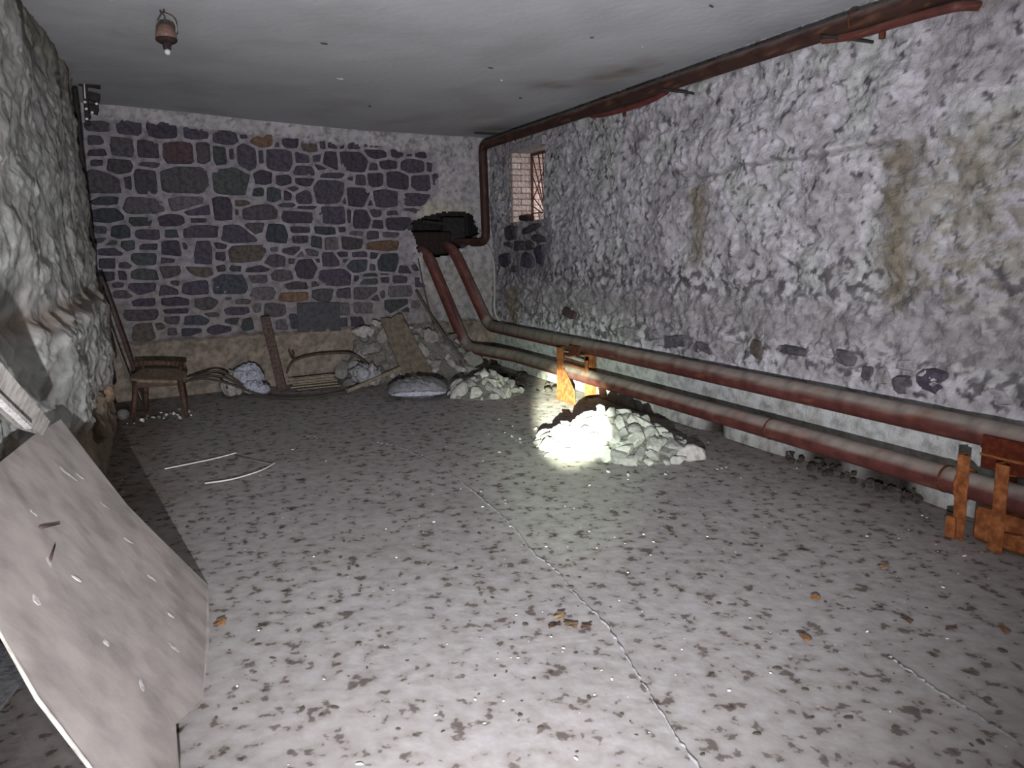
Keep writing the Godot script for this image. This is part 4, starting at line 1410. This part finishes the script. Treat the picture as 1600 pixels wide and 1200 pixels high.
func make_left_board() -> void:
	var o := base("fibreboard_sheet", "large pale warped board with white chips leaning on the plastered wall", "board")
	var n := Vector3(-0.831, -0.554, -0.053).normalized() * -1.0
	var pts := PackedVector3Array([Vector3(-0.5, 0.86, -4.059), Vector3(-0.37, 0.655, -3.945), Vector3(-0.249, 0.463, -3.851), Vector3(-0.14, 0.30, -3.85), Vector3(-0.03, 0.135, -3.859), Vector3(0.06, 0.004, -3.861), Vector3(0.040, 0.004, -3.303), Vector3(-0.006, 0.012, -2.828), Vector3(-0.02, 0.028, -2.73), Vector3(-0.046, 0.05, -2.681), Vector3(-0.06, 0.07, -2.60), Vector3(-0.095, 0.104, -2.528), Vector3(-0.093, 0.09, -2.40), Vector3(-0.091, 0.079, -2.321), Vector3(-0.10, 0.085, -2.1), Vector3(-0.19, 0.21, -1.96), Vector3(-0.276, 0.328, -2.036), Vector3(-0.386, 0.503, -2.125), Vector3(-0.473, 0.646, -2.254), Vector3(-0.545, 0.755, -2.33), Vector3(-0.575, 0.85, -2.6), Vector3(-0.585, 0.898, -3.125), Vector3(-0.55, 0.885, -3.6)])
	var st := begin()
	slab(st, pts, n, 0.009)
	build("sheet", st, M.board, o)
	# the frayed pale edge nearest the viewer
	st = begin(false)
	tube(st, PackedVector3Array([pts[16] + n * -0.004, pts[17] + n * -0.004, pts[18] + n * -0.004, pts[19] + n * -0.004]), 0.0055, 6, -1, 0.3)
	build("torn_edge", st, M.board_edge, o)
	# where the face has chipped to white
	for q in [[-0.428, 0.628, -2.777, 1.6, 1.0], [-0.431, 0.608, -2.508, 1.3, 1.0], [-0.36, 0.532, -2.833, 0.7, 1.8], [-0.44, 0.721, -3.558, 0.9, 2.6], [-0.405, 0.678, -3.649, 0.6, 2.0], [-0.24, 0.415, -3.492, 0.7, 2.0], [-0.16, 0.283, -3.367, 0.7, 1.8], [-0.276, 0.385, -2.617, 1.0, 1.2], [-0.186, 0.244, -2.564, 1.4, 1.3], [-0.183, 0.216, -2.316, 0.9, 0.9], [-0.102, 0.18, -3.205, 0.7, 1.6], [-0.095, 0.148, -2.974, 0.8, 1.9], [-0.489, 0.74, -2.993, 1.0, 1.0], [-0.33, 0.55, -3.60, 0.6, 2.2]]:
		st = begin(true)
		var b := Basis(n.cross(Vector3.UP).normalized(), n, n.cross(Vector3.UP).normalized().cross(n))
		var c := Vector3(q[0], q[1], q[2])
		c -= n * (c - pts[5]).dot(n)
		rock(st, Vector3(0.042 * q[3], 0.005, 0.036 * q[4]), Transform3D(b * Basis(Vector3.UP, 0.5), c + n * 0.0005), 12, 0.1)
		build("chip", st, M.chalk, o)
	# a nail hole with its splinter
	for q in [[-0.425, 0.628, -2.79, -0.40, 0.655, -2.90], [-0.46, 0.70, -2.93, -0.415, 0.665, -3.07]]:
		st = begin(false)
		var a := Vector3(q[0], q[1], q[2])
		var e := Vector3(q[3], q[4], q[5])
		a -= n * ((a - pts[5]).dot(n) - 0.002)
		e -= n * ((e - pts[5]).dot(n) - 0.006)
		tube(st, PackedVector3Array([a, (a + e) * 0.5, e]), 0.006, 6, 0.002)
		build("splinter", st, M.wood_dark, o)
	# the lath that leans behind it
	o = base("wall_plank", "narrow grey plank with a white edge slanting above the big pale board", "plank")
	var m := Vector3(0.88, -0.44, 0.17).normalized()
	var top: Array = [Vector3(-0.455, 1.58, -1.95), Vector3(-0.45, 1.312, -2.581), Vector3(-0.45, 1.104, -3.077), Vector3(-0.455, 0.975, -3.40)]
	var down := Vector3(-0.47, -0.82, 0.32).normalized()
	st = begin()
	slab(st, PackedVector3Array([top[0], top[1], top[2], top[3], top[3] + down * 0.06, top[2] + down * 0.10, top[1] + down * 0.10, top[0] + down * 0.10]), m, 0.014)
	build("face", st, M.plank_grey, o)
	st = begin()
	var low := down * 0.085 + m * 0.012
	bar(st, top[0] + low, top[1] + low, 0.022, 0.022)
	bar(st, top[1] + low, top[2] + low * 0.9 + Vector3(0, -0.005, 0), 0.022, 0.022)
	build("white_edge", st, M.chalk, o)
	# pale panel on the floor beneath the big board
	st = begin()
	slab(st, PackedVector3Array([Vector3(-0.80, 0.014, -3.7), Vector3(-0.62, 0.014, -3.3), Vector3(-0.68, 0.014, -3.05), Vector3(-0.80, 0.014, -3.05)]), Vector3.UP, 0.012)
	tag(build("floor_panel", st, M.sack), "bluish grey sheet lying flat on the floor beneath the leaning board", "sheet")

func make_back_junk() -> void:
	# pole in the corner
	var st := begin(false)
	tube(st, PackedVector3Array([Vector3(-0.30, 0.0, -9.05), Vector3(-0.44, 0.75, -8.82), Vector3(-0.575, 1.42, -8.6)]), 0.022, 10, 0.018, 0.03)
	tag(build("wooden_pole", st, M.wood_dark), "dark wooden pole leaning behind the chair against the end of the wall", "pole")
	st = begin(false)
	tube(st, PackedVector3Array([Vector3(-0.36, 0.0, -9.12), Vector3(-0.5, 0.65, -8.86), Vector3(-0.60, 1.2, -8.6)]), 0.013, 8)
	tag(build("metal_rod", st, M.wire_dull), "thin pale rod leaning beside the dark pole behind the chair", "rod")
	# rounded stone at the foot of the left wall
	st = begin(false)
	lathe(st, [Vector2(0, -0.058), Vector2(0.035, -0.048), Vector2(0.056, -0.02), Vector2(0.06, 0.008), Vector2(0.048, 0.036), Vector2(0.025, 0.052), Vector2(0, 0.056)], 14)
	var o: Node3D = build("round_stone", st, M.fines)
	o.position = Vector3(-0.50, 0.056, -8.42)
	tag(o, "round brown ball shaped stone at the foot of the plastered wall end", "stone")
	# crumpled white and blue sack
	var n := noise(4.5, 3, 701)
	o = base("plastic_sack", "crumpled white and blue woven sack lying left of the upright plank", "sack", Vector3(0.72, 0, -9.22))
	st = begin(false)
	pillow(st, Vector3(0.34, 0.16, 0.30), Transform3D(Basis(Vector3.UP, 0.2) * Basis(Vector3.FORWARD, -0.3) * Basis(Vector3.RIGHT, 0.7), Vector3(0.05, 0.22, -0.04)), n, 0.45)
	build("body", st, M.sack_blue, o)
	st = begin(false)
	pillow(st, Vector3(0.32, 0.14, 0.26), Transform3D(Basis(Vector3.UP, -0.3) * Basis(Vector3.FORWARD, 0.2), Vector3(0.12, 0.09, 0.08)), n, 0.5)
	build("fold", st, M.sack_blue, o)
	st = begin(false)
	pillow(st, Vector3(0.26, 0.24, 0.2), Transform3D(Basis(Vector3.UP, 0.7), Vector3(-0.12, 0.13, 0.0)), n, 0.5)
	build("mouth", st, M.cable_pale, o)
	# upright plank
	st = begin()
	bar(st, Vector3(1.155, 0.0, -9.30), Vector3(1.03, 0.875, -9.42), 0.10, 0.03, Vector3(0, 0.15, 1))
	tag(build("upright_plank", st, M.wood_dark), "short dark plank standing upright against the stone wall", "plank")
	# square panel on the ledge
	o = base("steel_sheet", "square dark grey metal sheet standing on the plaster ledge of the stone wall", "metal sheet")
	st = begin()
	box(st, Vector3(0.535, 0.36, 0.02), Transform3D(Basis(BU, Vector3.UP, BN) * Basis(Vector3.FORWARD, 0.04) * Basis(Vector3.RIGHT, -0.05), bp(3.72, 0.812, 0.085)), 0.004)
	build("face", st, M.panel, o)
	# bundle of laths
	for k in 5:
		st = begin()
		var y := 0.02 + 0.028 * k
		bar(st, Vector3(1.30 - 0.02 * k + rng.randf_range(-0.05, 0.05), y, -9.16 - 0.02 * k), Vector3(1.84 - 0.02 * k + rng.randf_range(-0.04, 0.04), y + 0.012, -9.12 - 0.03 * k), 0.045, 0.014)
		tag(build("wooden_lath", st, M.wood_pale), "thin pale lath stacked flat between the plank and the rubble", "lath", "laths stacked before the stone wall")
	# bent hoop of rebar with its twisted end
	o = base("bent_rebar", "long bent iron hoop arched over the pile of thin laths", "rebar")
	st = begin(false)
	tube(st, curve([Vector3(1.215, 0.20, -9.30), Vector3(1.31, 0.335, -9.32), Vector3(1.53, 0.39, -9.34), Vector3(1.85, 0.395, -9.34), Vector3(2.04, 0.36, -9.32), Vector3(2.22, 0.2, -9.26), Vector3(2.26, 0.03, -9.2)], 8), 0.013, 8)
	build("hoop", st, M.iron_brown, o)
	for q in [[1.26, 0.47, -9.31], [1.30, 0.46, -9.33]]:
		st = begin(false)
		tube(st, PackedVector3Array([Vector3(1.32, 0.34, -9.32), Vector3(q[0] + 0.02, 0.40, q[2]), Vector3(q[0], q[1], q[2])]), 0.010, 7)
		build("prong", st, M.iron_brown, o)
	# cables sagging across the floor
	for k in 3:
		st = begin(false)
		var e := 0.05 * k
		tube(st, curve([Vector3(0.06, 0.27 + e * 0.2, -8.72 + e * 0.5), Vector3(0.28, 0.32 - e * 0.3, -8.92 + e), Vector3(0.5, 0.31 - e, -9.05 + e), Vector3(0.80, 0.06, -9.10 + e), Vector3(0.98, 0.014, -8.98 + e * 1.4), Vector3(1.18, 0.013, -8.76 + e), Vector3(1.45, 0.013, -8.68 + e * 0.7), Vector3(1.80, 0.014, -8.74 + e * 0.4 - 0.08 * k)], 10), 0.013, 8)
		tag(build("floor_cable", st, M.cable), ["thick dark cable sweeping across the floor from the chair, rearmost of three", "thick dark cable sweeping across the floor from the chair, middle of three", "thick dark cable sweeping across the floor from the chair, foremost of three"][k], "cable", "cables sweeping from the chair")
	# light stick
	st = begin()
	bar(st, Vector3(1.80, 0.022, -8.74), Vector3(2.575, 0.175, -9.18), 0.04, 0.04)
	tag(build("light_stick", st, M.wood_pale), "light wooden batten slanting from the floor up to the leaning plank", "batten")
	# leaning plank with torn top
	o = base("leaning_plank", "long tan plank with a torn top end leaning back on the rubble", "plank")
	var a := Vector3(2.60, 0.03, -9.12)
	var b := Vector3(2.985, 0.03, -9.06)
	var c := Vector3(2.735, 0.805, -9.60)
	var d := Vector3(2.46, 0.76, -9.62)
	st = begin()
	slab(st, PackedVector3Array([a, b, c, c.lerp(d, 0.18) + Vector3(0, 0.012, 0), c.lerp(d, 0.42) + Vector3(0, -0.012, 0.004), c.lerp(d, 0.5) + Vector3(0, -0.03, 0.015), c.lerp(d, 0.62) + Vector3(0, -0.012, 0.006), d]), (b - a).cross(d - a).normalized(), 0.03)
	build("face", st, M.wood_plank, o)
	# filled sack at its foot
	o = base("filled_sack", "grey lumpy sack with a shiny hem lying at the foot of the leaning plank", "sack", Vector3(2.45, 0, -8.22))
	st = begin(false)
	pillow(st, Vector3(0.68, 0.19, 0.80), Transform3D(Basis(Vector3.UP, -0.3), Vector3(0.04, 0.085, 0.0)), n, 0.35, 1.05)
	build("body", st, M.sack, o)
	st = begin(false)
	pillow(st, Vector3(0.60, 0.05, 0.10), Transform3D(Basis(Vector3.UP, -0.3), Vector3(-0.07, 0.085, 0.365)), n, 0.4, 0.8)
	build("hem", st, M.sack_blue, o)
	# pale rag left of the plank
	st = begin(false)
	pillow(st, Vector3(0.40, 0.22, 0.3), Transform3D(Basis(Vector3.UP, 0.5) * Basis(Vector3.FORWARD, 0.35), Vector3.ZERO), n, 0.6)
	o = build("crumpled_rag", st, M.sack)
	o.position = Vector3(2.12, 0.13, -9.12)
	tag(o, "crumpled grey rag between the thin laths and the light batten", "rag")
	# bent wires on the floor in front
	st = begin(false)
	tube(st, curve([Vector3(-0.13, 0.006, -6.24), Vector3(0.05, 0.012, -6.28), Vector3(0.25, 0.012, -6.36), Vector3(0.41, 0.01, -6.47)], 6), 0.006, 6)
	tag(build("floor_wire", st, M.wire), "pale straight wire on the floor, rear one of the bent wires", "wire", "pale wires on the floor")
	st = begin(false)
	tube(st, curve([Vector3(0.13, 0.006, -5.69), Vector3(0.3, 0.012, -5.68), Vector3(0.46, 0.014, -5.76), Vector3(0.57, 0.012, -5.87), Vector3(0.65, 0.01, -6.0)], 6), 0.006, 6)
	tag(build("floor_wire", st, M.wire), "pale curved wire on the floor, front one of the bent wires", "wire", "pale wires on the floor")
	st = begin(false)
	tube(st, PackedVector3Array([Vector3(0.38, 0.008, -6.42), Vector3(0.48, 0.012, -6.2), Vector3(0.62, 0.008, -5.98)]), 0.003, 6)
	tag(build("floor_wire", st, M.wire_dull), "thin dull wire joining the two pale wires on the floor", "wire", "pale wires on the floor")
	# cables by the hole
	st = begin(false)
	tube(st, curve([Vector3(3.05, 1.50, -9.80), Vector3(3.07, 1.25, -9.74), Vector3(3.12, 0.91, -9.70), Vector3(3.22, 0.43, -9.62)], 8), 0.009, 7)
	tag(build("hanging_cable", st, M.cable), "thin black cable hanging straight down from the hole in the stone wall", "cable")
	st = begin(false)
	tube(st, curve([Vector3(2.98, 1.09, -9.72), Vector3(3.12, 0.79, -9.62), Vector3(3.28, 0.50, -9.5), Vector3(3.46, 0.24, -9.4), Vector3(3.50, 0.16, -9.36), Vector3(3.45, 0.12, -9.34), Vector3(3.43, 0.18, -9.38)], 8), 0.017, 8)
	tag(build("hanging_cable", st, M.cable), "thick black cable slanting down to the rubble with a looped end", "cable")
	st = begin(false)
	tube(st, curve([Vector3(3.98, 1.72, -9.86), Vector3(4.07, 1.62, -9.84), Vector3(4.13, 1.42, -9.82), Vector3(4.135, 1.1, -9.82), Vector3(4.12, 0.78, -9.80), Vector3(4.15, 0.64, -9.74), Vector3(4.2, 0.58, -9.7)], 8), 0.014, 8)
	tag(build("hanging_cable", st, M.cable_pale), "pale grey cable running down the far corner beside the window", "cable")
	# tank inside the hole
	o = base("boiler_box", "dark rusted box sitting inside the hole where the pipes begin", "box")
	st = begin()
	box(st, Vector3(0.62, 0.30, 0.22), Transform3D(Basis(BU, Vector3.UP, BN), bp(5.36, 1.70, -0.22)), 0.02)
	build("body", st, M.rust_black, o)
	st = begin()
	box(st, Vector3(0.34, 0.34, 0.10), Transform3D(Basis(BU, Vector3.UP, BN), bp(5.80, 1.88, -0.33)), 0.01)
	build("slate_panel", st, M.iron_black, o)
	st = begin()
	bar(st, bp(5.30, 1.99, -0.25), bp(5.66, 1.96, -0.25), 0.04, 0.04)
	build("rail", st, M.iron_black, o)
	# bracket with insulators near the ceiling
	o = base("cable_bracket", "black iron bracket with small white insulators high at the end of the wall", "bracket", Vector3(-0.5, 0, -8.47))
	st = begin()
	bar(st, Vector3(-0.07, 3.19, 0), Vector3(0.11, 3.17, 0), 0.05, 0.035)
	bar(st, Vector3(-0.02, 3.19, 0.0), Vector3(-0.03, 2.82, 0.0), 0.06, 0.04)
	bar(st, Vector3(0.0, 3.08, 0), Vector3(0.09, 3.05, 0), 0.07, 0.05)
	bar(st, Vector3(0.0, 2.97, 0), Vector3(0.07, 2.95, 0), 0.06, 0.07)
	build("frame", st, M.iron_black, o)
	st = begin(false)
	tube(st, PackedVector3Array([Vector3(-0.02, 3.2, 0.04), Vector3(-0.025, 3.05, 0.045)]), 0.006, 6)
	build("lead", st, M.wire, o)
	for q in [[-0.03, 3.02], [0.065, 3.01], [-0.025, 2.96], [0.02, 2.93], [-0.03, 2.87]]:
		st = begin(false)
		lathe(st, [Vector2(0, -0.012), Vector2(0.012, -0.008), Vector2(0.014, 0.004), Vector2(0.006, 0.012), Vector2(0, 0.013)], 10, Transform3D(Basis(), Vector3(q[0], q[1], 0.045)))
		build("insulator", st, M.white_bit, o)
	# bricks left on the broken window foot
	for q in [[4.26, 1.985, -9.02, 0.3, "broken brick lying on the window sill, the farther one"], [4.30, 1.985, -8.60, -0.4, "broken pale brick lying on the window sill, the nearer one"]]:
		st = begin()
		box(st, Vector3(0.12, 0.065, 0.17), Transform3D(Basis.from_euler(Vector3(0.1, q[3], 0.12)), Vector3.ZERO), 0.008)
		o = build("broken_brick", st, M.brick_white[1] if q[3] < 0 else M.rust_black)
		o.position = Vector3(q[0], q[1], q[2])
		tag(o, q[4], "brick")

func make_lamp() -> void:
	var o := base("hanging_lamp", "rusty brown lamp holder with a bare bulb stub hanging from ceiling wires", "lamp", Vector3(0.14, 0, -5.45))
	var st := begin(false)
	tube(st, curve([Vector3(0, 3.12, 0), Vector3(0.0, 3.075, 0), Vector3(-0.014, 3.06, 0), Vector3(-0.02, 3.08, 0)], 6), 0.006, 6)
	build("hook", st, M.iron_black, o)
	for q in [[-0.055, 2.99, 0.0], [0.0, 2.99, 0.01]]:
		st = begin(false)
		tube(st, curve([Vector3(-0.005, 3.07, 0), Vector3(q[0] * 0.5, 3.035, 0.004), Vector3(q[0] * 0.9, q[1], q[2])], 6), 0.003, 5)
		build("wire", st, M.cable, o)
	st = begin(false)
	tube(st, curve([Vector3(0.0, 3.065, 0), Vector3(0.045, 3.04, 0), Vector3(0.062, 2.995, 0), Vector3(0.058, 2.955, 0)], 8), 0.0045, 6)
	build("wire_loop", st, M.wire_dull, o)
	st = begin(false)
	lathe(st, [Vector2(0, 2.915), Vector2(0.060, 2.92), Vector2(0.062, 2.94), Vector2(0.056, 2.965), Vector2(0.046, 2.985), Vector2(0.03, 3.0), Vector2(0.012, 3.005), Vector2(0, 3.005)], 20)
	build("shell", st, M.ceramic, o)
	st = begin(false)
	lathe(st, [Vector2(0, 2.892), Vector2(0.044, 2.892), Vector2(0.060, 2.902), Vector2(0.064, 2.914), Vector2(0.058, 2.922), Vector2(0, 2.922)], 20)
	build("collar", st, M.rust_black, o)
	st = begin(false)
	lathe(st, [Vector2(0, 2.855), Vector2(0.02, 2.855), Vector2(0.024, 2.862), Vector2(0.022, 2.87), Vector2(0.026, 2.88), Vector2(0.028, 2.894), Vector2(0, 2.894)], 16)
	build("socket", st, M.rust_black, o)
	st = begin(false)
	lathe(st, [Vector2(0, 2.822), Vector2(0.011, 2.826), Vector2(0.017, 2.838), Vector2(0.015, 2.85), Vector2(0.012, 2.857)], 14)
	build("bulb", st, M.glass, o)

func make_litter() -> void:
	# dry leaves and bits of bark, each where it lies
	var spots := [[2.27, -2.19, 0.055, 0, "curled orange leaf alone on the open floor toward the viewer"], [2.51, -3.47, 0.05, 2, "small tan leaf scrap lying right of the pale crack"], [3.14, -2.55, 0.06, 2, "greenish brown leaf on the floor near the rusted near stand"], [2.77, -2.12, 0.06, 1, "brown bark scrap between the orange leaf and the near stand"], [3.05, -1.88, 0.055, 0, "reddish brown scrap by the frame edge before the near stand"], [2.58, -2.44, 0.045, 0, "small light orange chip behind the curled orange leaf"], [2.86, -1.98, 0.05, 1, "narrow dark bark sliver beside the brown bark scrap"], [0.09, -3.41, 0.06, 0, "brown leaf scrap beside the corner of the leaning board"], [1.46, -2.72, 0.075, 2, "tan leaf at the heart of the leaf cluster on the crack"], [1.39, -2.735, 0.06, 1, "dark leaf left in the leaf cluster on the crack"], [1.51, -2.67, 0.055, 1, "dark leaf piece in front in the leaf cluster on the crack"], [1.455, -2.80, 0.06, 2, "brown leaf rearmost in the leaf cluster on the crack"]]
	for s in spots:
		var st := begin(true)
		var L: float = s[2]
		var mid: Array = []
		var turn := Basis(Vector3.UP, rng.randf() * TAU)
		for k in 7:
			var t := k / 6.0
			mid.append([Vector3((t - 0.5) * L, 0.005 * sin(t * PI) + 0.004 + 0.004 * rng.randf(), 0), 0.42 * L * pow(sin(PI * clampf(t * 0.9 + 0.07, 0, 1)), 0.8)])
		for k in 6:
			for sd in [-1.0, 1.0]:
				var a: Vector3 = turn * mid[k][0]
				var b: Vector3 = turn * mid[k + 1][0]
				var e: Vector3 = turn * (mid[k][0] + Vector3(0.1 * L, 0.005 * sd, sd * mid[k][1] * (1.0 + 0.3 * sin(k * 2.3))))
				var f: Vector3 = turn * (mid[k + 1][0] + Vector3(0.1 * L, 0.005 * sd, sd * mid[k + 1][1] * (1.0 + 0.3 * sin((k + 1) * 2.3))))
				var dn := Vector3(0, -0.0012, 0)
				if sd > 0:
					quad(st, a, e, f, b)
					quad(st, b + dn, f + dn, e + dn, a + dn)
				else:
					quad(st, b, f, e, a)
					quad(st, a + dn, e + dn, f + dn, b + dn)
		var o := build("dry_leaf", st, M.leaf[s[3]])
		o.position = Vector3(s[0], 0.0, s[1])
		tag(o, s[4], "leaf", "dry leaves and bark scraps on the floor")
	scatter("plaster_crumbs", "white crumbs of plaster and grit scattered over the whole floor", 480, 0.004, 0.014, M.white_bit, 911, 0.6)
	scatter("dirt_flakes", "dark flakes of dried mud scattered over the whole floor", 700, 0.006, 0.024, M.mud, 912, 0.22)
	# plaster fallen round the chair
	for k in 26:
		var st := begin(true)
		var s := rng.randf_range(0.015, 0.05)
		rock(st, Vector3(s * 1.4, s * 0.6, s), Transform3D(any_turn(), Vector3.ZERO), 9, 0.05)
		var o := build("plaster_piece", st, M.chalk if k % 2 == 0 else M.fines)
		o.position = Vector3(rng.randf_range(-0.42, 0.2), s * 0.3, rng.randf_range(-8.6, -8.15))
		tag(o, "small piece of fallen plaster on the floor under the broken chair", "plaster piece", "fallen plaster under the chair")

func scatter(called: String, label: String, count: int, smin: float, smax: float, m: Material, seed_: int, tall: float) -> void:
	var r := RandomNumberGenerator.new()
	r.seed = seed_
	var st := begin(true)
	rock(st, Vector3.ONE, Transform3D.IDENTITY, 8, 0.12)
	var mm := MultiMesh.new()
	mm.transform_format = MultiMesh.TRANSFORM_3D
	mm.mesh = coarse(m, seed_)
	mm.instance_count = count
	var n := noise(0.9, 3, seed_)
	var i := 0
	while i < count:
		var x := r.randf_range(-0.5, 4.1)
		var z := r.randf_range(-9.3, -1.2)
		if n.get_noise_2d(x, z) < r.randf_range(-0.5, 0.3):
			continue
		var s := lerpf(smin, smax, pow(r.randf(), 2.2))
		var b := Basis(Vector3.UP, r.randf() * TAU).scaled(Vector3(s * r.randf_range(1.0, 2.2), s * tall, s))
		b = Basis(Vector3.UP, r.randf() * TAU) * b
		mm.set_instance_transform(i, Transform3D(b, Vector3(x, 0.0, z)))
		i += 1
	var o := MultiMeshInstance3D.new()
	o.name = numbered(called)
	o.multimesh = mm
	add_child(o)
	tag(o, label, "litter", "", "stuff")

# a ragged low lump of few faces
func coarse(m: Material, seed_: int) -> Mesh:
	var r := RandomNumberGenerator.new()
	r.seed = seed_
	var st := begin(true)
	var lo: Array = []
	var hi: Array = []
	for k in 9:
		var t := TAU * k / 9
		var q := r.randf_range(0.3, 0.62)
		lo.append(Vector3(cos(t) * q, -0.1, sin(t) * q))
		hi.append(Vector3(cos(t) * q * 0.7, r.randf_range(0.25, 0.5), sin(t) * q * 0.7))
	for k in 9:
		var k2 := (k + 1) % 9
		tri(st, Vector3(0, 0.5, 0), hi[k2], hi[k])
		quad(st, lo[k2], lo[k], hi[k], hi[k2])
	return mesh_of(st, m)
